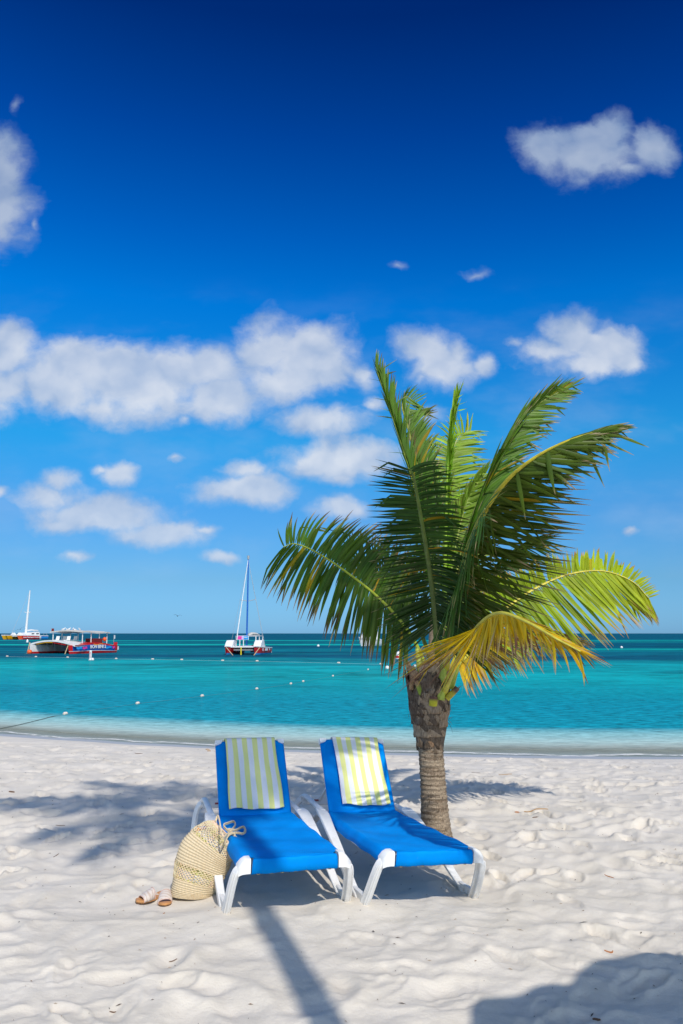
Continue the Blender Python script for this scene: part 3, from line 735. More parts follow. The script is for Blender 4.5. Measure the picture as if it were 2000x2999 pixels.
# ------------------------------------------------------------------ slide sandals
def sandal(toe, heel_dir, label, mirror=1, roll=0):
    o = thing('slide_sandal', label, 'sandal', toe, rot=(0, 0, math.atan2(heel_dir.y, heel_dir.x)), group='pair of slide sandals')
    L = .245
    def half(s): return .033 + .013 * math.sin(min(1, max(0, (1 - s) * 1.15)) * math.pi) * (1 if s < .9 else 1) if False else float(np.interp(s, [0, .04, .12, .3, .5, .7, .88, .97, 1], [.004, .026, .040, .046, .040, .032, .033, .024, .004]))
    top = lambda s: .020 + .004 * math.cos(s * 5) + .016 * max(0, .16 - s) + .006 * (s > .75)
    secs = []
    for i in range(25):
        s = i / 24; h = half(s); t0 = top(s); b0 = .004 + .03 * max(0, .1 - s)
        secs.append([Vector((s * L, -h, t0)), Vector((s * L, h, t0)), Vector((s * L, h * 1.0, b0)), Vector((s * L, -h, b0))])
    mb = MB(); mb.loft(secs); mb.build('sole', plain('tan_leather', (.62, .30, .11), .5, .4, var=.14, scale=30), o, angle=50)
    mb = MB(); secs = [[p_ * 1.0 + Vector((0, 0, -.013)) for p_ in s_] for s_ in secs]; secs = [[s_[0], s_[1], s_[2] + Vector((0, 0, .006)), s_[3] + Vector((0, 0, .006))] for s_ in secs]
    mb.loft(secs, tint=(.05, .03, .02)); mb.build('outsole', plain('dark_rubber', (.06, .04, .03), .7), o, angle=50)
    mb = MB()
    def st(u, v):
        s = .16 + v * .36; h = half(s) + .002; a = math.pi * u; ht = .028 + .034 * v ** .7
        return (s * L + .010 * math.cos(a) * mirror, math.cos(a) * h * (1 if abs(math.cos(a)) > .2 else 1), .012 + ht * abs(math.sin(a)) ** .62)
    mb.grid(st, 26, 14)
    m_, nt_ = new_mat('beaded_strap'); tc_ = nt_.node('ShaderNodeTexCoord').outputs['Object']
    vo = nt_.node('ShaderNodeTexVoronoi'); nt_.put(vo.inputs['Vector'], tc_); vo.inputs['Scale'].default_value = 260
    wv_ = nt_.node('ShaderNodeTexWave'); nt_.put(wv_.inputs['Vector'], tc_); wv_.inputs['Scale'].default_value = 14; wv_.inputs['Distortion'].default_value = 9; wv_.inputs['Detail'].default_value = 3
    b2 = nt_.mix(nt_.mr(wv_.outputs['Fac'], .62, .8, 0, .85), (.68, .60, .54), (.56, .44, .36)); principled(nt_, b2, .6, .3, nt_.bump(vo.outputs['Distance'], .8, .003))
    stp = mb.build('strap', m_, o, angle=80); so2 = stp.modifiers.new('thickness', 'SOLIDIFY'); so2.thickness = .004
    mb = MB()
    for v in (0, 1):
        mb = MB(); mb.tube([Vector(st(i / 24, v)) for i in range(25)], .0028, 6, tint=(.60, .40, .33)); mb.build('strap_binding', attr_mat('strap_edge', .7), stp)
    return o
tl = Pz(400, 2641, .012); hl = Pz(504, 2608, .012); tr_ = Pz(482, 2649, .012); hr = Pz(489, 2588, .012)
tl.z = sand_at(tl.x, tl.y) - .002; tr_.z = sand_at(tr_.x, tr_.y) - .004
sandal(tl, (hl - tl).normalized(), 'beaded slide sandal with its toe pointing left, farther from the bag')
sandal(tr_, (hr - tr_).normalized(), 'beaded slide sandal facing the viewer, nearer the straw bag', -1)
# ------------------------------------------------------------------ palm
def bark_mat():
    m, nt = new_mat('ringed_palm_bark'); tc = nt.node('ShaderNodeTexCoord').outputs['Object']
    x, y, z = nt.xyz(tc); ang = nt.m('ARCTAN2', y, x)
    wz = nt.m('MULTIPLY_ADD', nt.noise(tc, 5, 3), .05, z)
    ring = nt.noise(nt.comb(nt.m('MULTIPLY', ang, .35), 0, nt.m('MULTIPLY', wz, 34)), 1.0, 3, .6)
    crk = nt.node('ShaderNodeTexVoronoi', feature='DISTANCE_TO_EDGE'); nt.put(crk.inputs['Vector'], nt.comb(nt.m('MULTIPLY', nt.m('COSINE', ang), 2.1), nt.m('MULTIPLY', nt.m('SINE', ang), 2.1), nt.m('MULTIPLY', wz, 9))); crk.inputs['Scale'].default_value = 4.2
    crack = nt.mr(crk.outputs['Distance'], .0, .055, 1, 0)
    n = nt.noise(nt.scale(tc, (1, 1, .5)), 30, 5, .7); nb = nt.noise(nt.scale(tc, (.4, .4, 1)), 9, 3, .6)
    b = nt.mix(nt.mr(ring, .35, .62), (.16, .11, .070), (.40, .31, .215))
    b = nt.mix(nt.mr(n, .4, .75, 0, .5), b, (.46, .37, .27))
    b = nt.mix(nt.mr(nb, .60, .70, 0, .7), b, (.10, .065, .04))
    b = nt.mix(nt.m('MULTIPLY', crack, .75), b, (.055, .038, .025))
    hgt = nt.m('ADD', nt.m('MULTIPLY', ring, .8), nt.m('MULTIPLY', crack, -1.1))
    principled(nt, b, .9, .1, nt.bump(nt.m('ADD', hgt, nt.m('MULTIPLY', n, .4)), .9, .012)); return m
M_BARK = bark_mat()
def fibre_mat():
    m, nt = new_mat('dry_leaf_base'); tc = nt.node('ShaderNodeTexCoord').outputs['Object']
    a = nt.node('ShaderNodeAttribute', attribute_name='tint').outputs['Color']
    n = nt.noise(nt.scale(tc, (1, 1, .25)), 85, 5, .75); n2 = nt.noise(tc, 14, 4, .6)
    b = nt.mix(nt.mr(n, .4, .7), a, nt.mix(1.0, a, (.38, .33, .28), 'MULTIPLY')); b = nt.mix(nt.mr(n2, .5, .75, 0, .45), b, (.30, .25, .20))
    principled(nt, b, .85, .15, nt.bump(nt.m('ADD', n, n2), .8, .008)); return m
M_FIB = fibre_mat(); M_LEAF = attr_mat('palm_leaflet', .42, .20, .30, vary=.18, vscale=4); M_STALK = attr_mat('palm_stalk', .45, .35, bumpscale=60, vary=.2, vscale=16)

palm = thing('palm_tree', 'short coconut palm with green and yellowing fronds beside the blue lounger', 'palm tree', tuple(PALM))
PO = Vector(PALM)
PYD = PALM.y
mb = MB()
prof = [(-.15, .170), (-.02, .150), (.03, .140), (.10, .130), (.22, .118), (.42, .110), (.62, .107), (.72, .108), (.78, .106)]
secs = []; nz = 130; ns = 48
for i in range(nz + 1):
    z = -.15 + (.93) * i / nz
    r = float(np.interp(z, [a for a, b in prof], [b for a, b in prof]))
    r += .0028 * math.sin(z * 165) + .002 * math.sin(z * 61)
    ox = -.035 * (z / .8) if z > 0 else 0
    secs.append([Vector((ox + (r + .003 * math.sin(3 * a + z * 5) + .0016 * math.sin(17 * a + 2 * math.sin(z * 30))) * math.cos(a), (r + .003 * math.sin(3 * a)) * math.sin(a), z)) for a in [2 * math.pi * k / ns for k in range(ns)]])
mb.loft(secs, True, True); trunk = mb.build('trunk', M_BARK, palm, angle=80)
# fibrous boot of old leaf bases
rr = random.Random(5)
boot = MB()
secs = []
for i in range(25):
    z = .74 + .62 * i / 24; r = float(np.interp(z, [.74, .80, .95, 1.1, 1.25, 1.36], [.106, .120, .145, .165, .165, .11]))
    secs.append([Vector((-.035 - .012 * (z - .75) + r * (1 + .05 * math.sin(3 * a + z * 8)) * math.cos(a), r * (1 + .05 * math.sin(2 * a + z * 11)) * math.sin(a), z)) for a in [2 * math.pi * k / 28 for k in range(28)]])
boot.loft(secs, tint=(.16, .12, .085)); boot_o = boot.build('leaf_base_sheath', M_FIB, palm, angle=80)
def scale_plate(a0, z0, h, wd, r0, r1, curl, tint, name='leaf_base', ragged=.05, slant=0):
    mb = MB()
    def fn(u, v):
        a = a0 + (u - .5) * wd * (1 - .45 * v ** 2) + slant * v
        rg = ragged * (math.sin(u * 17 + a0 * 9) * .5 + math.sin(u * 41 + a0 * 3) * .35) * v ** 3
        r = r0 + (r1 - r0) * v + curl * v ** 3 + .005 * math.sin(u * 13 + v * 9) - .012 * abs(u - .5) * 2 * (v > .3)
        return Vector((-.04 + r * math.cos(a), r * math.sin(a), z0 + h * v * (1 - .18 * (2 * u - 1) ** 2) + rg))
    mb.grid(fn, 18, 12, tint=tint); o = mb.build(name, M_FIB, palm, angle=80)
    s_ = o.modifiers.new('thickness', 'SOLIDIFY'); s_.thickness = .010; s_.offset = 1
    return o
browns = [(.34, .25, .165), (.25, .18, .12), (.40, .30, .20), (.14, .10, .07), (.40, .25, .14), (.11, .08, .055)]
k = 0
for z0, n_, rb in ((.75, 5, .113), (.85, 6, .138), (.95, 6, .160), (1.06, 6, .176), (1.17, 6, .180), (1.27, 5, .165)):
    for j in range(n_):
        a0 = 2 * math.pi * (j + .37 * k) / n_ - 1.2; k += 1
        scale_plate(a0, z0 + rr.uniform(-.03, .03), rr.uniform(.17, .30), rr.uniform(1.3, 2.3), rb * .91, rb * 1.07, rr.uniform(-.01, .022), rr.choice(browns), ragged=rr.uniform(.03, .08), slant=rr.uniform(-.6, .6))
# ragged fibres hanging off the boot
for j in range(26):
    mb = MB(); a = rr.uniform(0, 6.28); z = rr.uniform(.85, 1.35); r = .165
    p0_ = Vector((-.04 + r * math.cos(a), r * math.sin(a), z)); dz = rr.uniform(-.09, .03)
    mb.tube(cr_spline([p0_, p0_ + Vector((math.cos(a) * .02, math.sin(a) * .02, dz * .4)), p0_ + Vector((math.cos(a + .3) * .035, math.sin(a + .3) * .035, dz))], 5), [.0026, .0024, .002, .0016, .001, .0006], 4, tint=(.16, .12, .09))
    mb.build('fibre', M_FIB, boot_o)
def lp(px, py, dy=0): return Py(px, py, PYD + dy) - PO
def stump(p0_, p1_, w0, w1, t0, t1, name='cut_petiole'):
    mb = MB(); pts = cr_spline([p0_, (Vector(p0_) + Vector(p1_)) / 2 + Vector((0, -.008, 0)), p1_], 8)
    mb.tube(pts, [w0 + (w1 - w0) * i / 8 for i in range(9)], 12, flat=.6, up=(0, 1, 0), tint=t0)
    n = len(mb.v); mb.c = [t0 if i < n * .55 else tuple(a * .5 + b * .5 for a, b in zip(t0, t1)) if i < n * .7 else t1 for i in range(n)]
    for q in range(7):
        e = Vector(p1_) + Vector((rr.uniform(-w1, w1), rr.uniform(-.01, .01), 0)); mb.tube([e - (Vector(p1_) - Vector(p0_)) * .2, e + (Vector(p1_) - Vector(p0_)).normalized() * rr.uniform(.0, .035)], [.006, .001], 4, tint=(.14, .07, .04))
    return mb.build(name, M_STALK, palm)
stump(lp(1236, 2035, -.14), lp(1219, 1994, -.16), .026, .020, (.22, .30, .03), (.24, .15, .07))
stump(lp(1268, 2066, -.18), lp(1270, 2040, -.19), .036, .034, (.46, .42, .02), (.12, .05, .03))
stump(lp(1308, 2046, -.13), lp(1340, 2014, -.15), .028, .024, (.45, .38, .03), (.13, .07, .04))
mb = MB(); pts = cr_spline([lp(1205, 2018, -.10), lp(1207, 1998, -.12), lp(1222, 1985, -.13), lp(1245, 1975, -.12), lp(1262, 1980, -.10), lp(1262, 2010, -.09)], 20)
mb.tube(pts, [.022, .021, .020, .018, .017, .016, .016, .016, .016, .017, .018, .020, .022, .026, .03, .034, .036, .038, .04, .04, .04], 10, tint=(.33, .22, .12)); mb.build('dry_spathe', M_FIB, palm)
mb = MB(); pts = cr_spline([lp(1278, 2010, .02), lp(1274, 1940, .02), lp(1272, 1860, .03), lp(1274, 1780, .04)], 16)
mb.tube(pts, [.075 - .0024 * i for i in range(17)], 14, tint=(.36, .27, .18)); mb.build('crown_sheath', M_FIB, palm)

GREEN = (.022, .105, .006); DGREEN = (.012, .062, .005); LIME = (.20, .42, .018); YEL = (.74, .50, .006); ORG = (.74, .33, .006); BRN = (.14, .07, .035); TAN = (.46, .33, .22)
def lerp3(a, b, t): return tuple(x + (y - x) * t for x, y in zip(a, b))
def key(keys, s):
    for (s0, v0), (s1, v1) in zip(keys, keys[1:]):
        if s <= s1: 
            t = max(0, (s - s0) / (s1 - s0)); return v0.lerp(v1, t)
    return keys[-1][1].copy()
def frond(pts, sides, seed=0, c0=GREEN, c1=None, tip=BRN, tipf=.12, stalk=(.28, .30, .05), r0=.026, s0=.16, width=.031, grav=.10, wind=.06, yellowing=0, extra=None, tipvar=.5, label=None, rbase=None, world=None, parent=None, mats=None, npair=None):
    """pts: (px,py,dy) control points of the midrib; sides: list of dict(k=[(s,(x,z,y))...], L=[(s,len)...])"""
    rr = random.Random(seed * 77 + 5); pa = parent or palm
    P_ = [lp(*p_) for p_ in pts] if world is None else [Vector(p_) for p_ in world]
    N_ = 60; C_ = cr_spline(P_, N_)
    acc = [0]
    for a, b in zip(C_, C_[1:]): acc.append(acc[-1] + (b - a).length)
    tot = acc[-1]
    mb = MB(); c1 = c1 or c0
    for sd in sides:
        keys = [(s, Vector((v[0], v[2], v[1])).normalized()) for s, v in sd['k']]; Lk = sd['L']
        s_start = sd.get('s0', s0); n = int((1 - s_start) * tot / sd.get('gap', .0170))
        for i in range(n):
            s = s_start + (1 - s_start) * (i + rr.uniform(.2, .8)) / n
            if rr.random() < sd.get('miss', .03): continue
            a = s * tot; q = max(0, min(N_ - 1, int(np.searchsorted(acc, a)) - 1)); t = (a - acc[q]) / max(1e-6, acc[q + 1] - acc[q])
            p0_ = C_[q].lerp(C_[q + 1], t); T = (C_[q + 1] - C_[q]).normalized()
            d = key(keys, s); j = sd.get('jit', .07) * 1.3
            d = (d + Vector((rr.gauss(0, j), rr.gauss(0, j), rr.gauss(0, j)))).normalized()
            L = float(np.interp(s, [x[0] for x in Lk], [x[1] for x in Lk])) * rr.uniform(.80, 1.10)
            W = width * min(1, L / .28) ** .6 * rr.uniform(.75, 1.1) * (.75 if s > .9 else 1)
            side_n = d.cross(T)
            if side_n.length < .15: side_n = d.cross(Vector((0, 0, 1)) if abs(d.z) < .9 else Vector((0, 1, 0)))
            nrm_ = side_n.normalized()
            nrm_ = (nrm_ + Vector((rr.gauss(0, .22), rr.gauss(0, .22), rr.gauss(0, .22)))).normalized()
            segs = 7; p_ = p0_.copy(); g = grav * rr.uniform(.7, 1.5) * sd.get('g', 1); kink = rr.random() < .10
            vs = []; cs = []
            yl = min(1, max(0, yellowing * rr.uniform(.5, 1.4) + (rr.random() < .03) * .4)); base = lerp3(lerp3(c0, c1, s), lerp3(YEL, ORG, rr.random()), yl)
            bv = rr.uniform(.75, 1.25); base = tuple(min(.9, x * bv) for x in base); tf = tipf * rr.uniform(1 - tipvar, 1 + tipvar * 1.6); tc_ = tip if rr.random() < .6 else TAN
            for e in range(segs + 1):
                f = e / segs
                w_ = W * (.30 + 1.0 * f / .18 if f < .18 else 1.0 - .12 * (f - .18)) * (1 if f < .5 else max(.0, 1 - ((f - .5) / .5) ** 1.6)) * .5
                w_ = min(w_, W * .5) if e else W * .2
                B = d.cross(nrm_).normalized(); fold = .35 * w_
                if e == segs: w_ = .0008
                vs += [p_ - B * w_ - nrm_ * fold, p_, p_ + B * w_ - nrm_ * fold]
                ct_ = lerp3(base, tuple(min(.9, x * 1.15) for x in base), f)
                if yellowing and f > .45: ct_ = lerp3(ct_, ORG, (f - .45) * yellowing)
                if f > 1 - tf: ct_ = lerp3(ct_, tc_, min(1, (f - 1 + tf) / max(.02, tf) * 1.8 + .3))
                cs += [ct_, lerp3(ct_, (.30, .42, .06), .07), ct_]
                st_ = L / segs
                d2 = d + Vector((0, 0, -1)) * g * (.35 + 1.5 * f) + Vector((1, .12, 0)) * wind * (.3 + f) * sd.get('w', 1)
                if kink and e == 4: d2 += Vector((0, 0, -.9))
                d2.normalize(); ax = d.cross(d2)
                if ax.length > 1e-5: nrm_ = (nrm_ - d2 * nrm_.dot(d2)).normalized()
                d = d2; p_ = p_ + d * st_
            b = len(mb.v); mb.v += [tuple(x) for x in vs]; mb.c += cs
            for e in range(segs):
                for m_ in (0, 1): mb.f.append((b + e * 3 + m_, b + e * 3 + m_ + 1, b + e * 3 + m_ + 4, b + e * 3 + m_ + 3)); mb.mi.append(0)
    if extra: extra(mb, C_, rr)
    fo = mb.build('frond', (mats or (M_LEAF,))[0], pa, angle=60)
    if label: fo['label'] = label
    mb = MB(); rads = [r0 * (1 - .86 * (i / N_) ** .8) + (rbase or 0) * max(0, 1 - i / 9) for i in range(N_ + 1)]
    stc = [stalk] * (N_ + 1)
    mb.tube(C_, rads, 9, flat=.75, tint=stalk); mb.build('stalk', M_STALK, fo)
    return fo
def S(*k, L, **kw): return dict(k=list(k), L=L, **kw)
UP = lambda **kw: kw
# A  left arch
frond([(1262,2010,-.02),(1238,1930,0),(1190,1840,.05),(1110,1752,.10),(1010,1672,.18),(925,1617,.22),(865,1593,.22),(830,1602,.18)],
  [S((0,(.15,.9,.4)),(.35,(.35,.9,.3)),(.6,(.52,.85,.2)),(.85,(.55,.85,.1)),(1,(-.2,.6,0)),L=[(0,.35),(.3,.56),(.6,.60),(.85,.48),(1,.22)],s0=.30,g=.3,gap=.0165),
   S((0,(-.05,-1,-.25)),(.4,(-.12,-1,-.2)),(.7,(-.40,-.9,-.1)),(.9,(-.58,-.8,0)),(1,(-.65,-.75,0)),L=[(0,.25),(.3,.50),(.6,.62),(.85,.60),(1,.44)],s0=.26,w=-.25,gap=.0155)],
  seed=1, c0=DGREEN, c1=GREEN, tipf=.18, r0=.030, stalk=(.34,.40,.03), yellowing=.04)
# B  tall up-left, closed leaflets
frond([(1282,1960,0),(1272,1780,0),(1243,1560,-.05),(1205,1400,-.1),(1155,1240,-.14),(1100,1075,-.18)],
  [S((0,(-.3,1,0)),(.5,(-.30,1,-.05)),(1,(-.30,1,0)),L=[(0,.30),(.5,.42),(.9,.30),(1,.14)],jit=.035,g=.1,w=.2),
   S((0,(-.05,1,-.1)),(.4,(-.08,1,.05)),(.7,(-.02,1,.1)),(1,(-.05,1,0)),L=[(0,.32),(.5,.48),(.9,.36),(1,.16)],jit=.05,g=.1,w=.5)],
  seed=2, c0=GREEN, c1=(.10,.20,.02), tipf=.14, r0=.024, s0=.25, stalk=(.24,.30,.04), width=.026)
# B2 curled frond behind
frond([(1285,1900,.1),(1262,1600,.22),(1228,1400,.32),(1196,1260,.36),(1178,1190,.40),(1190,1163,.44),(1216,1180,.46)],
  [S((0,(.2,1,0)),(.55,(.32,.95,.1)),(.8,(.42,.85,.1)),(.92,(.55,-.2,.1)),(1,(.5,-.6,0)),L=[(0,.4),(.6,.46),(.85,.36),(1,.20)],jit=.05,g=.1,s0=.3),
   S((0,(-.1,1,.2)),(.7,(-.1,1,.2)),(.9,(-.1,1,.1)),(1,(.8,.5,0)),L=[(0,.3),(.6,.34),(1,.16)],jit=.05,g=.1,s0=.3)],
  seed=3, c0=GREEN, c1=(.12,.22,.03), tipf=.12, s0=.3)
# C  broad frond leaning towards the viewer, level leaflets
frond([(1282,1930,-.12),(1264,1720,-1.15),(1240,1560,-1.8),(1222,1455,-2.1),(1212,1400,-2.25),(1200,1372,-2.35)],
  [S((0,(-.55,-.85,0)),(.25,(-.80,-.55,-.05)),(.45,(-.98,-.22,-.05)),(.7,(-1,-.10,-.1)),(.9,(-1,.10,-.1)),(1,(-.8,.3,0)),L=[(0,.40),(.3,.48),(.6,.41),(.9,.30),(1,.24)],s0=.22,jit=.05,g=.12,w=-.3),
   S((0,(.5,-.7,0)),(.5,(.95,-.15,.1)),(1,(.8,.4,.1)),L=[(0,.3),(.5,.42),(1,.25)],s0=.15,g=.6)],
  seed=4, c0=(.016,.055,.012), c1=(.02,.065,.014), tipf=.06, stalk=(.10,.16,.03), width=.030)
# D  spear
frond([(1300,1900,-.1),(1304,1600,-.2),(1310,1400,-.28),(1322,1260,-.32),(1338,1165,-.35)],
  [S((0,(-.02,1,-.05)),(1,(.06,1,-.1)),L=[(0,.3),(.6,.38),(1,.16)],jit=.03,g=0,w=.15,gap=.011),S((0,(.06,1,0)),(.8,(.14,1,0)),(1,(.28,1,0)),L=[(0,.3),(.6,.36),(1,.20)],jit=.045,g=0,w=.5,gap=.012)],
  seed=5, c0=LIME, c1=(.30,.48,.04), tipf=.08, stalk=(.34,.52,.05), r0=.032, width=.040)
frond([(1278,1900,-.03),(1284,1700,-.03),(1280,1520,-.02),(1272,1420,0),(1270,1370,0)],
  [S((0,(-.03,1,0)),(1,(-.12,1,0)),L=[(0,.2),(1,.14)],jit=.05,g=0),S((0,(.05,1,0)),(1,(.10,1,0)),L=[(0,.2),(1,.12)],jit=.05,g=0)],
  seed=6, c0=(.16,.24,.05), tipf=.08, stalk=(.38,.40,.16), r0=.026, s0=.5)
# E  pale frond behind the spear
frond([(1298,1880,.15),(1304,1650,.45),(1308,1480,.68),(1318,1350,.85),(1345,1278,.95),(1380,1262,1.0)],
  [S((0,(.7,.4,.2)),(.5,(.92,.45,.1)),(.8,(.95,.25,0)),(1,(.9,.1,0)),L=[(0,.42),(.5,.50),(.8,.40),(1,.20)],g=.35,jit=.05,s0=.22),
   S((0,(-.7,.3,.2)),(.5,(-.85,.35,.1)),(.8,(-.6,.15,0)),(1,(.2,.9,0)),L=[(0,.4),(.5,.46),(.8,.34),(1,.2)],g=.7,w=-.3,jit=.05,s0=.22)],
  seed=7, c0=(.13,.24,.025), c1=(.26,.38,.04), tipf=.10, stalk=(.42,.46,.15))
frond([(1296,1900,.1),(1318,1700,.35),(1342,1560,.55),(1375,1450,.7),(1420,1390,.8)],
  [S((0,(.8,.1,.1)),(.6,(.85,.5,.1)),(1,(.9,.4,0)),L=[(0,.4),(.6,.42),(1,.24)],g=.4,jit=.06),S((0,(-.2,.9,.2)),(.6,(-.1,1,.1)),(1,(.4,.9,0)),L=[(0,.34),(.6,.40),(1,.22)],g=.2,jit=.06)],
  seed=8, c0=(.11,.20,.02), c1=(.18,.30,.03), tipf=.1, stalk=(.30,.36,.08))
# F  upper right, streaming
frond([(1302,1900,0),(1335,1690,.06),(1382,1520,.12),(1438,1380,.18),(1502,1262,.22),(1575,1185,.26),(1650,1142,.28)],
  [S((0,(.1,1,0)),(.4,(.35,.95,-.05)),(.7,(.50,.86,0)),(.9,(.62,.7,0)),(1,(.8,.35,0)),L=[(0,.36),(.4,.46),(.8,.50),(1,.26)],jit=.04,g=.05,w=.3,s0=.22),
   S((0,(.5,.8,.2)),(.4,(.52,.8,.1)),(.65,(.85,.50,0)),(.8,(.97,.1,0)),(1,(.97,.05,0)),L=[(0,.4),(.5,.5),(.75,.42),(1,.22)],jit=.05,g=.25,s0=.22)],
  seed=9, c0=GREEN, c1=(.11,.20,.02), tipf=.12, stalk=(.30,.34,.06), r0=.026)
# G  big right frond with long streaming leaflets
def broken(mb, C_, rr_): pass
frond([(1306,1960,-.12),(1322,1800,-.6),(1352,1660,-1.1),(1396,1545,-1.5),(1452,1448,-1.75),(1515,1378,-1.9),(1600,1320,-1.95),(1700,1278,-1.95),(1790,1258,-1.95)],
  [S((0,(.6,-.75,0)),(.22,(.80,-.58,-.05)),(.38,(.94,-.33,-.1)),(.55,(1,-.14,-.1)),(.75,(1,-.06,0)),(.9,(.96,.0,0)),(1,(1,.18,0)),L=[(0,.40),(.2,.66),(.45,.80),(.65,.66),(.85,.42),(1,.18)],s0=.12,jit=.05,g=.02,w=.5,gap=.0165),
   S((0,(.9,-.3,-.2)),(.35,(.7,.55,-.2)),(.6,(.86,.48,-.1)),(.85,(.93,.32,0)),(1,(.97,.25,0)),L=[(0,.3),(.3,.34),(.6,.38),(.9,.34),(1,.20)],s0=.15,jit=.06,g=.2,w=.5),
   S((0,(.0,-1,-.3)),(1,(.25,-1,-.1)),L=[(0,.42),(1,.34)],s0=.42,gap=.13,jit=.14,g=1.6,miss=.25),
   S((0,(.5,-.8,.1)),(.5,(.85,-.5,.1)),(1,(1,-.2,0)),L=[(0,.4),(.3,.56),(.6,.54),(1,.3)],s0=.15,jit=.08,g=.25,gap=.05)],
  seed=10, c0=(.020,.066,.008), c1=(.034,.095,.010), tipf=.12, tip=TAN, stalk=(.46,.40,.03), r0=.032, width=.031, yellowing=.04)
# L  dark fill to the right, behind G
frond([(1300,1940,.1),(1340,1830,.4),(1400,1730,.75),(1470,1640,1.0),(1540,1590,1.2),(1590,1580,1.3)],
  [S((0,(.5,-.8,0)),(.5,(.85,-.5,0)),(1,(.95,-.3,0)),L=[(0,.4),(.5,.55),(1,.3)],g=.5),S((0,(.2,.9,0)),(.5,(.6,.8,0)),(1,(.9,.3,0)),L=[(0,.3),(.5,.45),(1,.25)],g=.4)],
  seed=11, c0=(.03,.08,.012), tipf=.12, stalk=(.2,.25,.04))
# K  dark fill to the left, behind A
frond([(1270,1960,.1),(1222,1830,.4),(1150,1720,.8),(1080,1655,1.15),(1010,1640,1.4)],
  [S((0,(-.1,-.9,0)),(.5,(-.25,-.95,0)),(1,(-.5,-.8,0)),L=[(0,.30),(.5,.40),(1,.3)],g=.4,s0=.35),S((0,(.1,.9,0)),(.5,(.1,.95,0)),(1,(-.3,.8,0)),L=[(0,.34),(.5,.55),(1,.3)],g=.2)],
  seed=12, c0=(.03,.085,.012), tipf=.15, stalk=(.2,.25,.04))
# M  ragged blue-green leaflets hanging through the middle
frond([(1300,1930,-.14),(1330,1780,-.9),(1360,1640,-1.5),(1392,1540,-1.9),(1420,1490,-2.1)],
  [S((0,(-.3,-.9,0)),(.5,(-.30,-.95,-.1)),(1,(-.1,-1,-.1)),L=[(0,.4),(.5,.50),(1,.30)],g=1.2,jit=.12,w=-.3,gap=.03,s0=.35),S((0,(.2,.9,0)),(.5,(.3,.95,0)),(1,(.5,.8,0)),L=[(0,.3),(.5,.36),(1,.24)],g=.4,gap=.04,s0=.35)],
  seed=14, c0=(.045,.115,.03), tipf=.16, stalk=(.26,.32,.06))
# H  lower right arch, sunlit
frond([(1306,2000,.0),(1345,1905,.10),(1405,1838,.18),(1485,1778,.25),(1570,1722,.32),(1665,1682,.36),(1765,1672,.38),(1850,1702,.36),(1900,1752,.32)],
  [S((0,(-.4,.5,.6)),(.35,(-.35,.75,.6)),(.55,(-.02,.8,.7)),(.8,(.25,.75,.6)),(1,(.75,.2,.3)),L=[(0,.26),(.35,.38),(.6,.34),(.85,.27),(1,.16)],s0=.30,g=.05,w=.1,jit=.05),
   S((0,(.2,-.9,-.2)),(.35,(.45,-.88,-.2)),(.55,(.62,-.75,-.2)),(.8,(.62,-.72,-.1)),(1,(.25,-.9,0)),L=[(0,.34),(.3,.56),(.55,.76),(.78,.66),(.92,.42),(1,.26)],s0=.30,g=.12,w=.2,jit=.04,gap=.0165)],
  seed=15, c0=(.09,.24,.010), c1=(.28,.38,.012), tipf=.16, tip=(.40,.22,.06), stalk=(.58,.50,.05), r0=.028, yellowing=.10, width=.032, label='sunlit lime frond arching low to the right')
# I  yellow frond reaching towards the viewer
frond([(1300,2030,-.12),(1325,1965,-.5),(1362,1890,-1.3),(1410,1825,-2.1),(1465,1795,-2.55),(1545,1822,-2.8),(1625,1868,-2.95),(1700,1908,-3.0)],
  [S((0,(-.8,-.5,-.1)),(.5,(-.87,-.44,-.05)),(.60,(-.92,-.34,-.05)),(.68,(-.3,-1,-.1)),(.8,(.12,-1,0)),(1,(.75,-.6,0)),L=[(0,.50),(.46,.66),(.58,.60),(.70,.27),(.82,.25),(1,.14)],s0=.45,g=.30,w=-.35,jit=.06),
   S((0,(.4,-.5,.3)),(.45,(.7,-.45,.3)),(.6,(.92,-.36,.2)),(1,(.92,-.40,0)),L=[(0,.26),(.45,.40),(.65,.46),(.85,.34),(1,.20)],s0=.38,g=.2,w=.2,jit=.05,gap=.021),
   S((0,(-.5,-.7,-.3)),(.45,(-.75,-.55,-.1)),(.6,(-.3,-.95,0)),(1,(.3,-.9,0)),L=[(0,.35),(.5,.5),(.7,.3),(1,.2)],s0=.50,g=.5,w=-.3,jit=.10,gap=.05)],
  seed=16, c0=(.17,.27,.010), c1=(.58,.42,.010), tipf=.34, tip=(.16,.06,.05), stalk=(.50,.46,.06), r0=.030, yellowing=.42, tipvar=.7, width=.027, label='yellow frond with burnt brown tips drooping to the front')
# J  yellow brown frond low behind it
frond([(1300,2010,.0),(1352,1935,.25),(1425,1872,.5),(1520,1845,.8),(1610,1850,1.0),(1690,1875,1.15)],
  [S((0,(.1,-.95,0)),(.5,(.3,-.95,0)),(1,(.8,-.5,0)),L=[(0,.3),(.5,.42),(1,.24)],g=.4),S((0,(.4,.1,.5)),(.6,(.9,-.1,.4)),(1,(.95,-.2,.1)),L=[(0,.3),(.5,.42),(1,.24)],g=.4)],
  seed=17, c0=(.22,.24,.03), tipf=.3, tip=(.22,.12,.06), stalk=(.45,.42,.06), yellowing=.55, label='low yellow brown frond behind the drooping one')
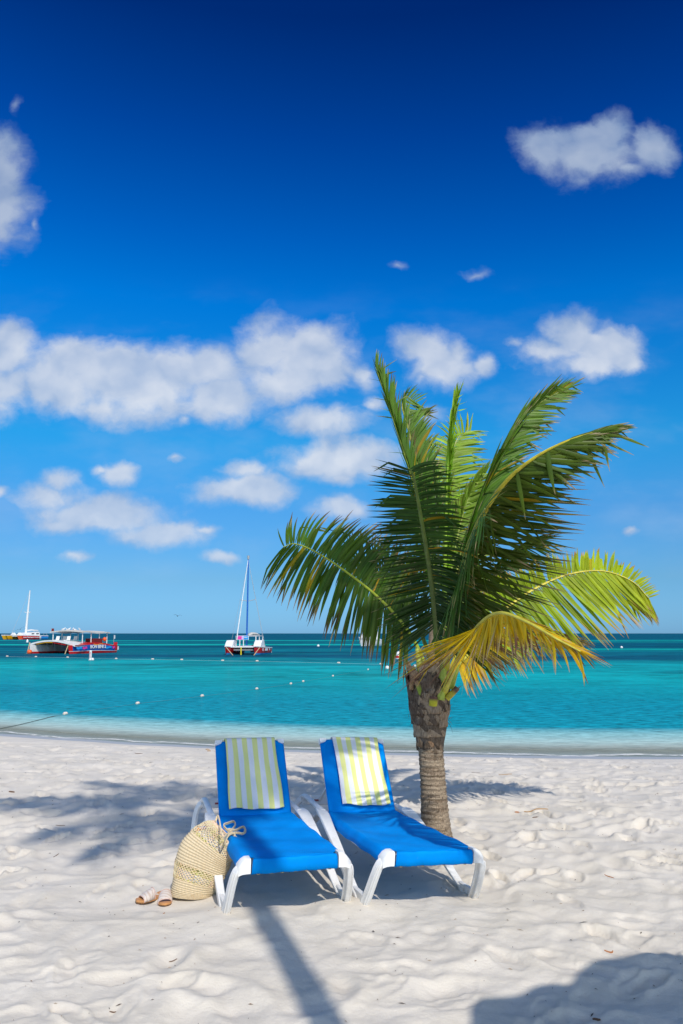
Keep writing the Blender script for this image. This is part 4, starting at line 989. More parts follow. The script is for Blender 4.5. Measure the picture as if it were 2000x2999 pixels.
# petiole bases clasping the crown
for (a, b, c_) in (((1236,2010,-.08),(1222,1900,-.02),.034), ((1288,2050,-.16),(1306,1880,-.10),.042), ((1318,2015,-.10),(1350,1900,-.22),.036), ((1262,2030,-.02),(1280,1900,0),.045)):
    mb = MB(); pts = cr_spline([lp(*a), (lp(*a) + lp(*b)) / 2 + Vector((0, -.01, 0)), lp(*b)], 10)
    mb.tube(pts, [c_ * (1 - .045 * i) for i in range(11)], 12, flat=.7, up=(0, 1, 0), tint=(.34, .40, .05)); mb.build('petiole', M_STALK, palm)
# ------------------------------------------------------------------ boats and buoys
def at_sea(px, y): 
    q = Py(px, 1855, y); return Vector((q.x, y, SEA))
WHT = plain('white_gelcoat', (.80, .80, .78), .35, .5, var=.06, scale=1.5)
RED = plain('red_hull_paint', (.62, .012, .014), .35, .5, var=.10, scale=1.2); DRED = plain('dark_red_canvas', (.16, .01, .012), .8)
BLU = plain('blue_paint', (.006, .10, .42), .4, .5); LBL = plain('light_blue_paint', (.02, .32, .72), .4, .5); YLW = plain('yellow_hull_paint', (.80, .42, .01), .4, .5, var=.08, scale=1)
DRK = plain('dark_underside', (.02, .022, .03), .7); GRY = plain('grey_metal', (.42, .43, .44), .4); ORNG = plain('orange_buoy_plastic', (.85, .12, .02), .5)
GLS = plain('dark_window_glass', (.015, .03, .05), .1, .6); ROPE = plain('tan_rope', (.55, .42, .24), .9); YROPE = plain('yellow_rope', (.75, .62, .03), .8); TANT = plain('beige_canvas', (.62, .58, .52), .8, var=.12, scale=2)
PNK = plain('pink_print', (.80, .05, .35), .6)
def hull(L, W, zt, sheer=.12, rake=.9, tr=.0, n=16):
    """hull sections from stern (x=0) to bow (x=L); list of section rings, z from water 0"""
    secs = []
    for i in range(n + 1):
        s = i / n; w_ = W / 2 * (1 - max(0, (s - .45) / .55) ** 2.2 * .97) * (.86 + .14 * min(1, s * 5)); top = zt * (1 + sheer * s * s) * (1 - .12 * (1 - s) ** 2)
        xb = s * (L - rake); xt = s * L
        ring = []
        for f, ww in ((0, .28), (.15, .55), (.4, .82), (.7, .96), (1, 1)):
            ring.append((xb + (xt - xb) * f, ww * w_, -.35 + (top + .35) * f))
        ring = ring + [(a, -b, c) for a, b, c in reversed(ring)]
        secs.append([Vector(p_) for p_ in ring])
    return secs
def band(mb, secs, f0, f1, off=.012, sides=(1, -1), s0=0, s1=1):
    """a painted band following the hull's outer skin between height fractions"""
    n = len(secs)
    for sd in sides:
        A = []; 
        for sec in secs[int(s0 * (n - 1)):int(s1 * (n - 1)) + 1]:
            half = sec[:5] if sd == 1 else sec[9:4:-1]
            fr = [0, .15, .4, .7, 1]
            def pt(f):
                k = max(j for j in range(5) if fr[j] <= f + 1e-6); k = min(k, 3); t = (f - fr[k]) / (fr[k + 1] - fr[k]); return half[k].lerp(half[k + 1], t) + Vector((off * .6, sd * off, 0))
            A.append([pt(f0 + (f1 - f0) * j / 4) for j in range(5)])
        mb.loft(A, False, False)
def text_mesh(txt, size, mat, parent, M, name='lettering', extr=.01, bold=.0, squash=1):
    cu = bpy.data.curves.new(name, 'FONT'); cu.body = txt; cu.size = size; cu.extrude = extr; cu.offset = bold; cu.align_x = 'CENTER'; cu.align_y = 'CENTER'
    o = bpy.data.objects.new(name, cu); col.objects.link(o); dg = bpy.context.evaluated_depsgraph_get()
    me = bpy.data.meshes.new_from_object(o.evaluated_get(dg)); bpy.data.objects.remove(o); bpy.data.curves.remove(cu)
    me.transform(Matrix.Diagonal((squash, 1, 1, 1))); me.transform(M); me.materials.clear(); me.materials.append(mat)
    o = bpy.data.objects.new(name, me); col.objects.link(o); o.parent = parent; return o
def rope(parent, pts, r, mat, name='mooring_rope'):
    mb = MB(); mb.tube(pts, r, 5); return mb.build(name, mat, parent)

# --- red and white excursion catamaran
b = at_sea(201, 86.0); alpha = R(68)
# local x = towards bow; bows point left and a little towards the beach
t = thing('catamaran', 'red and white catamaran with a flat canopy and gulls on it', 'boat', tuple(b), rotz=math.pi + alpha)
L1 = 7.7; Bm = 5.2
def shift(secs, x, y): return [[p_ + Vector((x, y, 0)) for p_ in s_] for s_ in secs]
# origin at the right hull's bow
hs = shift(hull(L1, 1.15, .86, .0, .35), -L1, 0)
for s_ in hs: 
    for p_ in s_:
        if p_.z > .3: p_.z *= 1 + .42 * math.exp(-((p_.x + 4.0) / 2.6) ** 2)
mb = MB(); mb.loft(hs); hr_ = mb.build('hull', RED, t, angle=50)
for f0, f1, mt, nm, a0, a1 in ((.50, .88, BLU, 'blue_panel', .12, .98), (.48, .51, WHT, 'white_stripe', 0, 1)):
    mb = MB(); band(mb, hs, f0, f1, .015 if mt is BLU else .02, s0=a0, s1=a1); mb.build(nm, mt, hr_)
for x_, w__, mt in ((-1.1, .9, LBL), (-2.0, .7, PNK), (-5.9, 1.2, LBL), (-6.9, .4, PNK), (-4.2, 1.6, plain('orange_print', (.85, .30, .02), .5))):
    mb = MB(); mb.grid(lambda u, v: Vector((x_ - w__ / 2 + u * w__, .595 - .02 * abs(u - .5), .50 + (.22 if w__ < 1.5 else .10) * v + (.42 if w__ > 1.5 else 0) + .04 * math.sin(u * 7))), 8, 2); mb.build('printed_patch', mt, hr_)
MT = Matrix.Translation((-4.15, .612, .70)) @ Matrix.Rotation(math.pi, 4, 'Z') @ Matrix.Rotation(R(90), 4, 'X')
text_mesh('BON BINI 3', .50, WHT, hr_, MT, extr=.012, bold=.012, squash=1.05)
hl_ = shift(hull(L1, 1.15, .95, .0, .15), -L1, -Bm)
mb = MB(); mb.loft(hl_); h2 = mb.build('hull', WHT, t, angle=50); mb = MB(); band(mb, hl_, 0, .42, .015); mb.build('red_bottom_stripe', RED, h2)
# arched bridge deck between the hulls
def arch(u, v, o=0): return Vector((-.5 - v * (L1 - 1.6), -Bm - .5 + u * (Bm + 1.0), 0.92 + .52 * math.sin(min(1, max(0, .08 + u * .92)) * math.pi) * (1 - .35 * v) + o))
mb = MB(); mb.grid(lambda u, v: arch(u, v), 24, 10); mb.grid(lambda u, v: arch(1 - u, v, -.16), 24, 10); mb.grid(lambda u, v: arch(u, 0, -.16 * (1 - v)), 24, 1); mb.grid(lambda u, v: arch(1 - u, 1, -.16 * (1 - v)), 24, 1)
mb.build('bridge_deck', WHT, t)
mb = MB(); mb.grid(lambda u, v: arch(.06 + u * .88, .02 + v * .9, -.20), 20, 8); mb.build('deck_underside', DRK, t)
mb = MB(); mb.beam([arch(.15, .01, -.26), arch(.35, .01, -.24), arch(.5, .01, -.26)], .14, .06, (1, 0, 0)); mb.build('yellow_panel', YLW, t)
mb = MB(); mb.beam([arch(.52, .01, -.26), arch(.8, .01, -.28)], .16, .06, (1, 0, 0)); mb.build('red_panel', RED, t)
for q in range(4):
    mb = MB(); mb.tube([arch(.18 + q * .17, .03, -.2), Vector((-1.2, -Bm + .7 + q * .9, .35))], .03, 5); mb.build('stay', GRY, t)
def can(u, v, o=0): return Vector((-2.2 - v * 4.6, -Bm + .7 + u * (Bm - .6), 2.26 + .16 * math.sin(u * 3.14) - .10 * v + .05 * math.sin(v * 9) + o))
mb = MB(); mb.grid(lambda u, v: can(u, v, .09), 10, 14); mb.grid(lambda u, v: can(1 - u, v, -.03), 10, 14)
for e in (0, 1): mb.grid(lambda u, v: can(u, e, .09 - .12 * (v if e == 0 else v)), 10, 1)
for e in (0, 1): mb.grid(lambda u, v: can(e, u, .09 - .12 * v), 14, 1)
mb.build('canopy', TANT, t)
for u in (.06, .94):
    for v in (.05, .36, .66, .95):
        c_ = can(u, v); mb = MB(); mb.tube([Vector((c_.x, c_.y, .95)), c_], .05, 6); mb.build('canopy_post', WHT, t)
mb = MB(); mb.box((-5.0, -.7, 1.35), (1.4, 1.2, .5)); mb.build('console', DRED, t)
mb = MB(); mb.ball((-6.1, -.1, 1.5), .24); mb.build('fender_ball', ORNG, t)
for q in range(4):
    mb = MB(); x_ = -2.2 - (q % 2) * 1.1; y_ = -3.6 + (q // 2) * 1.5
    mb.box((x_, y_, 1.42), (.5, .5, .06)); mb.beam([(x_ - .22, y_, 1.42), (x_ - .34, y_, 1.85)], .46, .05, (0, 1, 0))
    for a_ in (-.2, .2):
        for b_ in (-.2, .2): mb.tube([(x_ + a_, y_ + b_, 1.1), (x_ + a_, y_ + b_, 1.42)], .025, 4)
    mb.build('deck_chair', WHT, t)
mb = MB(); mb.tube([(-2.3, -Bm + .8, 2.2), (-2.3, -Bm + .8, 2.75)], .025, 5); fp = mb.build('flag_pole', GRY, t); mb = MB(); mb.grid(lambda u, v: Vector((-2.3 - .05 * u, -Bm + .8 + .3 * u + .03 * math.sin(u * 8), 2.4 + .3 * v)), 6, 3); mb.build('flag', DRED, fp)
mb = MB(); mb.tube([(-7.2, .3, 1.2), (-7.2, .3, 2.0)], .025, 5); fp = mb.build('flag_pole', GRY, t); mb = MB(); mb.grid(lambda u, v: Vector((-7.2 - .25 * u, .3, 1.55 + .4 * v)), 4, 3); mb.build('flag', WHT, fp)
for x_ in (-7.45, -7.75):
    mb = MB(); mb.beam([(x_, .2, .6), (x_ - .1, .2, 1.15)], .25, .12, (1, 0, 0)); mb.build('stern_post', RED, t)
mb = MB(); mb.box((-7.95, .1, .5), (.3, .5, .4)); mb.build('outboard', WHT, t)
rope(t, [(0.0, -Bm, 1.2), (.55, -Bm + .2, -.1)], .05, ROPE); rope(t, [(0, 0, .9), (.35, -.1, -.1)], .05, ROPE)
RT = t.matrix_basis.copy()
bpy.context.view_layer.update()
mb = MB(); mb.ball((0, 0, .18), .27); o = mb.build('mooring_buoy', ORNG); q = t.matrix_world @ Vector((.55, -Bm + .55, 0)); o.location = (q.x, q.y, SEA); tag(o, 'orange mooring ball at the bow of the red and white catamaran', 'buoy')
# gulls on the canopy
def gull(loc, label, sc=1, rz=0):
    o = thing('seagull', label, 'bird', loc, rotz=rz, group='gulls resting on the canopy')
    mb = MB(); mb.tube([(-.22, 0, .20), (-.12, 0, .19), (0, 0, .19), (.10, 0, .22), (.16, 0, .29), (.20, 0, .33), (.25, 0, .33), (.31, 0, .32)], [.01, .05, .085, .085, .05, .05, .045, .008], 8); mb.tube([(0, .03, .12), (0, .03, 0)], .01, 4); mb.tube([(0, -.03, .12), (0, -.03, 0)], .01, 4)
    mb.build('body', WHT, o); mb = MB(); mb.tube([(-.26, 0, .20), (-.1, 0, .245), (.06, 0, .25)], [.01, .06, .03], 6, flat=.4); mb.build('wings', GRY, o)
gl_lab = ['white gull on the boat canopy, closest to the small flag', 'white gull second from the flag on the boat canopy', 'white gull third from the flag on the boat canopy', 'white gull fourth from the flag on the boat canopy', 'white gull left of the close pair on the boat canopy', 'left gull of the close pair on the boat canopy', 'right gull of the close pair on the boat canopy']
for i, v in enumerate((.16, .24, .29, .33, .47, .53, .56)):
    q = t.matrix_world @ can(.15 + .1 * (i % 3), v + .12, .09); gull(tuple(q), gl_lab[i], rz=i * .9)

# --- red and blue sailing catamaran
b = at_sea(745, 81.5); alpha = R(7)
t = thing('sailing_catamaran', 'red and white sailing catamaran with a tall blue mast and pink banner', 'sailboat', tuple(b), rotz=-R(90) - alpha)
L3 = 6.6; B3 = 3.0
for k, yy_ in enumerate((0, -B3)):
    hs = shift(hull(L3, 1.0, 1.05, .25, .5), -L3, yy_)
    mb = MB(); mb.loft(hs); h_ = mb.build('hull', RED, t, angle=50)
    mb = MB(); band(mb, hs, .12, .40, .02); mb.build('blue_bottom_stripe', LBL, h_)
    mb = MB(); secs = [[s_[4] + Vector((.02, .04, 0)), s_[5] + Vector((.02, -.04, 0)), s_[5] + Vector((.02, -.04, .15)), s_[4] + Vector((.02, .04, .15))] for s_ in hs]; mb.loft(secs); mb.build('deck', WHT, h_)
    mb = MB(); prof = [(-.2 - 1.0, 1.3), (-1.6, 1.9), (-2.0, 2.28), (-2.9, 2.3), (-3.1, 1.2)]
    mb.loft([[Vector((a_, yy_ - .38, c_)) for a_, c_ in prof], [Vector((a_, yy_ - .3, c_ + .03)) for a_, c_ in prof], [Vector((a_, yy_ + .3, c_ + .03)) for a_, c_ in prof], [Vector((a_, yy_ + .38, c_)) for a_, c_ in prof]]); mb.build('fairing', WHT, h_, angle=40)
    mb = MB(); mb.beam([(-L3 + .3, yy_ + .2, 1.0), (-L3 - .1, yy_ + .25, .2)], .3, .2, (0, 1, 0)); mb.build('rudder', WHT, h_)
hsr = shift(hull(L3, 1.0, 1.05, .25, .5), -L3, 0)
for x_, w__, hh in ((-1.7, .5, .45), (-3.3, 1.5, .38), (-4.9, .35, .5)):
    mb = MB(); mb.grid(lambda u, v: Vector((x_ - w__ / 2 + u * w__, .53, .62 + hh * v)), 4, 2); mb.build('white_panel', WHT, t)
mb = MB(); mb.beam([(-1.2, -B3 - .1, 1.22), (-1.2, .1, 1.22)], .30, .14, (1, 0, 0)); mb.build('forward_beam', WHT, t)
mb = MB(); mb.box((-4.2, -B3 / 2, 1.28), (5.2, B3 - .7, .14)); mb.build('bridge_deck', WHT, t)
mb = MB(); mb.box((-4.2, -B3 / 2, .95), (5.0, B3 - .9, .38)); mb.build('nacelle', DRK, t)
mb = MB(); mb.box((-1.9, -B3 / 2, .72), (.5, B3 - .9, .22)); mb.build('cross_bar', GRY, t)
mb = MB(); mb.box((-4, -.75, .45), (2.0, .7, .3)); mb.build('blue_step', LBL, t)
# mast, boom and furled sails
mb = MB(); mb.tube([(-2.6, -1.42, .9), (-2.7, -1.42, 5), (-2.8, -1.44, 10.1)], [.09, .09, .06], 8); ms = mb.build('mast', plain('blue_mast_paint', (.005, .12, .50), .35), t)
mb = MB(); mb.tube([(-2.8, -1.44, 9.9), (-2.8, -1.44, 10.3)], [.10, .14], 8); mb.build('masthead', GRY, ms)
mb = MB(); mb.tube([(-2.8, -2.25, 5.65), (-2.75, -1.42, 5.5), (-2.8, -.6, 5.68)], .035, 5); mb.build('spreader', GRY, ms)
mb = MB(); mb.tube([(-1.0, -2.05, 1.5), (-1.1, -2.02, 2.3), (-2.75, -1.46, 9.8)], [.05, .06, .03], 8); mb.build('furled_jib', WHT, t)
rope(t, [(-2.8, -1.44, 9.8), (-3.4, .35, .9)], .016, GRY, 'shroud'); rope(t, [(-2.8, -1.44, 9.8), (-2.8, -.6, 5.68), (-3.3, .3, .9)], .012, GRY, 'shroud'); rope(t, [(-2.8, -1.44, 9.8), (-2.8, -2.25, 5.65), (-3.3, -B3 - .3, .9)], .012, GRY, 'shroud')
mb = MB(); mb.tube([(-2.9, -1.35, 3.1), (-3.6, -1.15, 3.35), (-4.6, -.95, 3.3), (-5.6, -.8, 3.1)], [.16, .26, .26, .12], 8); mb.build('furled_mainsail', TANT, t)
for x_ in (-2.2, -3.8, -5.4):
    for y_ in (-2.45, -.35):
        mb = MB(); mb.tube([(x_, y_, 1.3), (x_, y_, 3.0)], .05, 6); mb.build('frame_post', WHT, t)
for y_ in (-2.45, -.35): mb = MB(); mb.tube([(-2.2, y_, 3.0), (-5.4, y_, 3.0)], .05, 6); mb.build('frame_rail', WHT, t)
for x_ in (-2.2, -3.8, -5.4): mb = MB(); mb.tube([(x_, -2.45, 3.0), (x_, -.35, 3.0)], .05, 6); mb.build('frame_rail', WHT, t)
mb = MB(); mb.box((-2.08, -1.72, 2.72), (.05, 1.28, .66)); bn = mb.build('banner', plain('pale_banner', (.75, .85, .90), .6), t)
for y0_, y1_, c_ in ((-2.32, -1.82, PNK), (-1.82, -1.60, plain('lilac_print', (.62, .45, .80), .6)), (-1.60, -1.12, LBL)):
    mb = MB(); mb.box((-2.045, (y0_ + y1_) / 2, 2.72), (.02, y1_ - y0_, .56)); mb.build('banner_print', c_, bn)
mb = MB(); mb.box((-2.03, -1.45, 2.80), (.02, .5, .08)); mb.build('banner_line', WHT, bn)
mb = MB(); mb.box((-3.0, -.35, 1.5), (1.6, .9, .16)); mb.build('black_cushion', DRK, t)
mb = MB(); mb.tube([(-2.9, -B3 + .35, 1.4), (-2.9, -B3 + .35, 2.0), (-2.9, -B3 + .35, 2.5)], [.05, .16, .10], 8); mb.build('winch_stand', DRK, t)
rope(t, [(-.2, -B3, 1.3), (.5, -B3 + 1.0, -.1)], .05, ROPE); rope(t, [(-.3, .5, 1.2), (.4, .0, -.15)], .05, ROPE); rope(t, [(-1.0, -B3 / 2 - .1, 1.2), (-1.0, -B3 / 2 - .1, -.1)], .07, YROPE, 'yellow_rope')

for o_ in t.children_recursive:
    if not any(k_ in o_.name for k_ in ('mast', 'spreader', 'jib', 'shroud')):
        o_.data.transform(Matrix.Diagonal((1, 1, .63, 1)))
# --- far yellow and white sailing catamaran
b = at_sea(50, 288.0); alpha = R(60)
t = thing('sailing_catamaran', 'far white catamaran with yellow bows, white mast and red lettering', 'sailboat', tuple(b), rotz=math.pi + alpha)
L2 = 13.2; B2_ = 8.4
for yy_, mt in ((0, WHT), (-B2_, YLW)):
    hs = shift(hull(L2, 1.5, 1.9, .1, 1.0), -L2, yy_); mb = MB(); mb.loft(hs); h_ = mb.build('hull', mt, t, angle=50)
    mb = MB(); secs = [[s_[4] + Vector((.05, .05, .0)), s_[5] + Vector((.05, -.05, 0)), s_[5] + Vector((.05, -.05, .35)), s_[4] + Vector((.05, .05, .35))] for s_ in hs]; mb.loft(secs); mb.build('deck', WHT, h_)
    if yy_ == 0:
        for f0, f1, mt2, nm, a0, a1, of in ((.20, .98, ORNG, 'orange_band', .32, 1, .02), (.20, .98, RED, 'red_band', .36, .93, .035), (.20, 1.0, BLU, 'blue_band', 0, .30, .03), (.4, .8, LBL, 'light_blue_wave', .05, .26, .05)):
            mb = MB(); band(mb, hs, f0, f1, of, s0=a0, s1=a1); mb.build(nm, mt2, h_)
        text_mesh('Aruba WaterSports Center.com', .90, WHT, h_, Matrix.Translation((-5.9, .83, 1.15)) @ Matrix.Rotation(math.pi, 4, 'Z') @ Matrix.Rotation(R(90), 4, 'X'), extr=.02, bold=.012, squash=.66)
mb = MB(); mb.box((-8, -B2_ / 2, 1.7), (8, B2_ - 1, .5)); mb.build('bridge_deck', WHT, t)
mb = MB(); prof = [(-4.6, 2.1), (-6.6, 3.5), (-10.4, 4.0), (-10.8, 2.1)]
mb.loft([[Vector((a_, -B2_ + 2.2, c_)) for a_, c_ in prof], [Vector((a_, -1.0, c_)) for a_, c_ in prof]]); cb = mb.build('cabin', WHT, t, smooth=False)
for x_ in (-7.6, -9.6): mb = MB(); mb.box((x_, -.97, 3.0), (1.1, .06, .55)); mb.build('window', GLS, cb)
mb = MB(); mb.beam([(-7.2, -4, 4.6), (-9, -4, 5.0), (-12.0, -4, 4.6)], [.9] * 3, .7, (0, 1, 0)); mb.build('furled_mainsail', WHT, t)
mb = MB(); mb.tube([(-7.0, -4.2, 1.8), (-7.4, -4.2, 10), (-7.8, -4.2, 17.9)], [.42, .36, .18], 8); ms = mb.build('mast', WHT, t)
mb = MB(); mb.tube([(-7.0, -5.6, 9.9), (-7.4, -4.2, 9.7), (-7.6, -2.8, 9.9)], .10, 5); mb.build('spreader', WHT, ms)
rope(t, [(-7.7, -4.2, 17.5), (-.8, -4.2, 1.6)], .04, GRY, 'forestay')
mb = MB(); mb.beam([(-1.5, -B2_ + .5, 2.2), (-1.5, -.5, 2.2)], .4, .35, (1, 0, 0)); mb.build('forward_beam', WHT, t)
for x_, y_ in ((-2.0, -B2_ + 3.0), (-2.0, -2.0)):
    mb = MB(); mb.loft([[Vector((x_, y_ - .9, 2.2)), Vector((x_, y_ + .9, 2.2)), Vector((x_ - 1.6, y_ + .9, 2.2)), Vector((x_ - 1.6, y_ - .9, 2.2))], [Vector((x_ - .5, y_ - .4, 3.6)), Vector((x_ - .5, y_ + .2, 3.6)), Vector((x_ - 1.0, y_ + .2, 3.6)), Vector((x_ - 1.0, y_ - .4, 3.6))]]); mb.build('seat_fairing', WHT, t, smooth=False)
rope(t, [(-11.0, .6, 2.4), (-11.2, .6, 3.2), (-12.4, .6, 3.1), (-12.6, .6, 2.0)], .06, GRY, 'stern_rail')

for o_ in t.children_recursive:
    if not any(k_ in o_.name for k_ in ('mast', 'spreader', 'forestay')): o_.data.transform(Matrix.Diagonal((1, 1, .68, 1)))
# --- white motor cruiser behind the fronds
b = at_sea(1050, 139.0)
t = thing('motorboat', 'white cabin cruiser half hidden behind the left palm frond', 'boat', tuple(b), rotz=-R(90) - R(42))
hs = shift(hull(5.2, 2.3, 1.25, .25, .8), -5.2, 0); mb = MB(); mb.loft(hs); h_ = mb.build('hull', WHT, t, angle=50)
mb = MB(); band(mb, hs, .80, .88, .02); mb.build('rub_rail', GRY, h_)
mb = MB(); prof = [(-1.4, 1.4), (-2.3, 2.4), (-2.6, 2.55), (-4.2, 2.55), (-4.3, 1.2)]
mb.loft([[Vector((a_, -.85, c_)) for a_, c_ in prof], [Vector((a_, .85, c_)) for a_, c_ in prof]]); cb = mb.build('cabin', WHT, t, smooth=False)
for s in (-.87, .87):
    for x_ in (-2.7, -3.6): mb = MB(); mb.box((x_, s, 2.1), (.65, .05, .42)); mb.build('window', GLS, cb)
mb = MB(); mb.beam([(-1.75, 0, 1.85), (-2.15, 0, 2.28)], .06, 1.3, (1, 0, .9)); mb.build('windscreen', GLS, cb)
mb = MB(); mb.tube([(-3.4, 0, 2.5), (-3.5, 0, 3.3)], .05, 5); mb.build('aerial', WHT, cb)
mb = MB(); mb.box((-5.35, 0, .8), (.4, .5, .9)); mb.build('outboard', WHT, t)

# --- marker posts, buoys and swim line floats
def lettered_marker(px, y, h, lab, redw=False):
    b = at_sea(px, y); o = thing('marker_buoy', lab, 'buoy', tuple(b))
    mb = MB(); mb.tube([(0, 0, -.3), (0, 0, h), (0, 0, h + .02)], [.105, .10, .08], 14); mb.build('post', WHT, o); 
    mb = MB(); mb.tube([(0, 0, -.12), (0, 0, .03)], [.17, .16], 14); mb.build('collar', WHT, o)
    for i in range(5): 
        mb = MB(); mb.box((0.0, -.108, h * (.30 + .13 * i)), (.085, .012, .05)); mb.build('red_mark', plain('faded_red_print', (.62, .12, .14), .6), o)
lettered_marker(268, 66.5, .78, 'upright white marker post with faded red marks in front of the catamaran')
b = at_sea(1167, 70.0); o = thing('marker_buoy', 'red and white marker buoy behind the brown frond tips', 'buoy', tuple(b))
mb = MB(); mb.tube([(0, 0, -.2), (0, 0, .45), (0, 0, .62)], [.30, .28, .12], 14); mb.build('float', WHT, o); mb = MB(); mb.tube([(0, 0, .08), (0, 0, .26)], [.31, .305], 14); mb.build('red_band', RED, o)
def ball_buoy(px, y, r, lab, mat=WHT, up=1.0):
    b = at_sea(px, y); mb = MB(); mb.ball((0, 0, r * .5), r, 12, sc=(1, 1, up)); mb.tube([(0, 0, r * 1.2), (0, 0, r * 1.6)], r * .15, 6); o = mb.build('mooring_buoy', mat); o.location = b; tag(o, lab, 'buoy')
ball_buoy(274.5, 66, .13, 'small white ball buoy right beside the upright marker post')
b = at_sea(81.5, 198); mb = MB(); mb.tube([(0, 0, -.2), (0, 0, .5), (0, 0, .75)], [.26, .24, .08], 12); o = mb.build('mooring_buoy', WHT); o.location = b; tag(o, 'white can buoy below the far yellow catamaran', 'buoy')
ball_buoy(932, 135, .22, 'white ball buoy left of the cabin cruiser'); ball_buoy(1818, 120, .20, 'lone white ball buoy at the far right of the water')
ball_buoy(1133, 50.2, .13, 'white ball buoy close below the frond tips'); ball_buoy(1213, 53.5, .10, 'tiny white ball buoy beside the palm petioles')
def float_line(pts, group, labs, r=.105, rope_r=.011, start=None, rmat=ROPE, lineseg=True):
    P3 = []
    for (px, py), lab in zip(pts, labs):
        q = Pz(px, py, SEA); P3.append(q)
    dirs = [(P3[min(i + 1, len(P3) - 1)] - P3[max(i - 1, 0)]).normalized() for i in range(len(P3))]
    for q, dr, lab in zip(P3, dirs, labs):
        mb = MB(); mb.tube([(-r * 1.6, 0, .02), (-r * 1.45, 0, .02), (-r * .7, 0, .03), (0, 0, .02), (r * .7, 0, .03), (r * 1.45, 0, .02), (r * 1.6, 0, .02)], [r * .3, r * .8, r, r * .86, r, r * .8, r * .3], 12)
        o = mb.build('rope_float', plain('weathered_float', (.78, .66, .55) if r < .06 else (.78, .76, .72), .6)); o.location = q; o.rotation_euler = (0, 0, math.atan2(dr.y, dr.x)); tag(o, lab, 'float', group)
    return P3
lab = ['swim line float nearest the beach, at the far left', 'second swim line float out from the beach', 'third swim line float out from the beach, above the left lounger', 'fourth swim line float out from the beach', 'left float of the closer pair midway along the swim line', 'right float of the closer pair midway along the swim line', 'swim line float beyond the close pair, nearer the palm', 'farthest float of the swim line, beside the hanging frond tips']
A = float_line([(191, 2093), (403, 2062), (592, 2040), (752, 2019), (852, 2004), (888, 1997), (975, 1981), (1078, 1962)], 'floats of the swim line from the beach', lab, r=.044)
st_ = [Pz(-140, 2160, SEA + .02), Pz(40, 2126, SEA + .02), Pz(120, 2107, SEA + .015)] + [a + Vector((0, 0, .012)) for a in A]
mb = MB(); mb.tube(cr_spline(st_, 120), [.008 if i < 34 else .003 for i in range(121)], 6); o = mb.build('swim_line_rope', plain('dark_wet_rope', (.10, .12, .10), .6)); rebase(o); tag(o, 'dark wet swim line rope running out from the beach', 'rope')
lab = ['leftmost float of the outer buoy line', 'outer line float under the bow of the red catamaran', 'outer line float left of the upright marker post', 'outer line float right of the upright marker post', 'outer line float midway between the two large catamarans', 'outer line float just left of the blue mast catamaran', 'outer line float below the left hull of the blue mast catamaran', 'outer line float below the right hull of the blue mast catamaran', 'outer line float left of the drooping frond', 'rightmost float of the outer buoy line, among frond tips']
B = float_line([(21, 1923), (105, 1924.5), (198, 1926), (340, 1930), (447, 1931.5), (532, 1933), (652, 1935.5), (753, 1937), (992, 1942.5), (1116, 1946)], 'floats of the outer buoy line', lab, r=.072)
mb = MB(); mb.tube(cr_spline([a + Vector((0, 0, .004)) for a in B], 60), .007, 5); o = mb.build('outer_line_rope', plain('pale_rope', (.40, .50, .46), .7)); rebase(o); tag(o, 'pale rope joining the outer row of floats', 'rope')

# --- birds in the air
def flying(px, py, y, span, lab, bank=0):
    q = Py(px, py, y); o = thing('flying_bird', lab, 'bird', tuple(q), rot=(0, bank, .3)); bm = plain('dark_plumage', (.06, .05, .05), .8)
    mb = MB(); mb.tube([(0, -.3, 0), (0, -.1, 0), (0, .15, .0), (0, .32, 0)], [.01, .06, .07, .02], 8); mb.build('body', bm, o)
    for s in (-1, 1): mb = MB(); mb.beam([(s * .04, 0, .02), (s * span * .25, .05, .16), (s * span * .5, -.08, .08)], [.2, .16, .03], .02, (0, 1, 0)); mb.build('wing', bm, o)
flying(520, 1804, 110, 1.1, 'dark bird low over the horizon, left of the blue mast', .1); flying(59, 1843, 150, 1.6, 'dark bird flying above the yellow hull of the far catamaran', -.5)
# ------------------------------------------------------------------ things behind the viewer whose shade falls into the picture
TALLC = Vector((1.13, .38, 8.7)); TFR = [(160,12,2.9),(133,22,2.4),(108,15,2.2),(70,20,2.1),(30,20,1.9),(-10,30,1.7),(222,28,1.6),(250,22,1.6),(292,30,1.7),(-45,12,1.7),(-75,25,1.5),(178,25,2.3),(20,5,1.6),(50,35,1.8)]
PALA = (2.33, .78); PALH = 2.6; PALR = 1.30
tall = thing('palm_tree', 'tall leaning coconut palm behind the viewer that shades the left of the sand', 'palm tree', (1.14, .2, sand_at(1.14, .2)))
TB = Vector(tall.location); CR = TALLC - TB
mb = MB(); pts = cr_spline([(0, 0, -.2), CR * .3 + Vector((.0, -.1, 0)), CR * .65 + Vector((.02, -.1, 0)), CR], 30)
mb.tube(pts, [.15] + [.092 - .0005 * i for i in range(30)], 16); mb.build('trunk', M_BARK, tall)
rr = random.Random(21)
def tall_frond(az, el, L, seed):
    d = Vector((math.cos(az), math.sin(az), 0)); up = Vector((0, 0, 1))
    pts = [CR + d * (L * f * math.cos(el * (1 - f))) + up * (L * (math.sin(el) * f - .55 * f * f)) for f in (0, .25, .5, .75, 1)]
    sd = d.cross(up)
    frond(None, [S((0, (sd.x + d.x * .6, -.25, sd.y + d.y * .6)), (1, (sd.x * .4 + d.x, -.5, sd.y * .4 + d.y)), L=[(0, .4), (.4, .8), (1, .3)], gap=.054, g=.6, w=0),
                 S((0, (-sd.x + d.x * .6, -.25, -sd.y + d.y * .6)), (1, (-sd.x * .4 + d.x, -.5, -sd.y * .4 + d.y)), L=[(0, .4), (.4, .8), (1, .3)], gap=.054, g=.6, w=0)],
          seed=seed, world=pts, parent=tall, width=.055, tipf=.1)
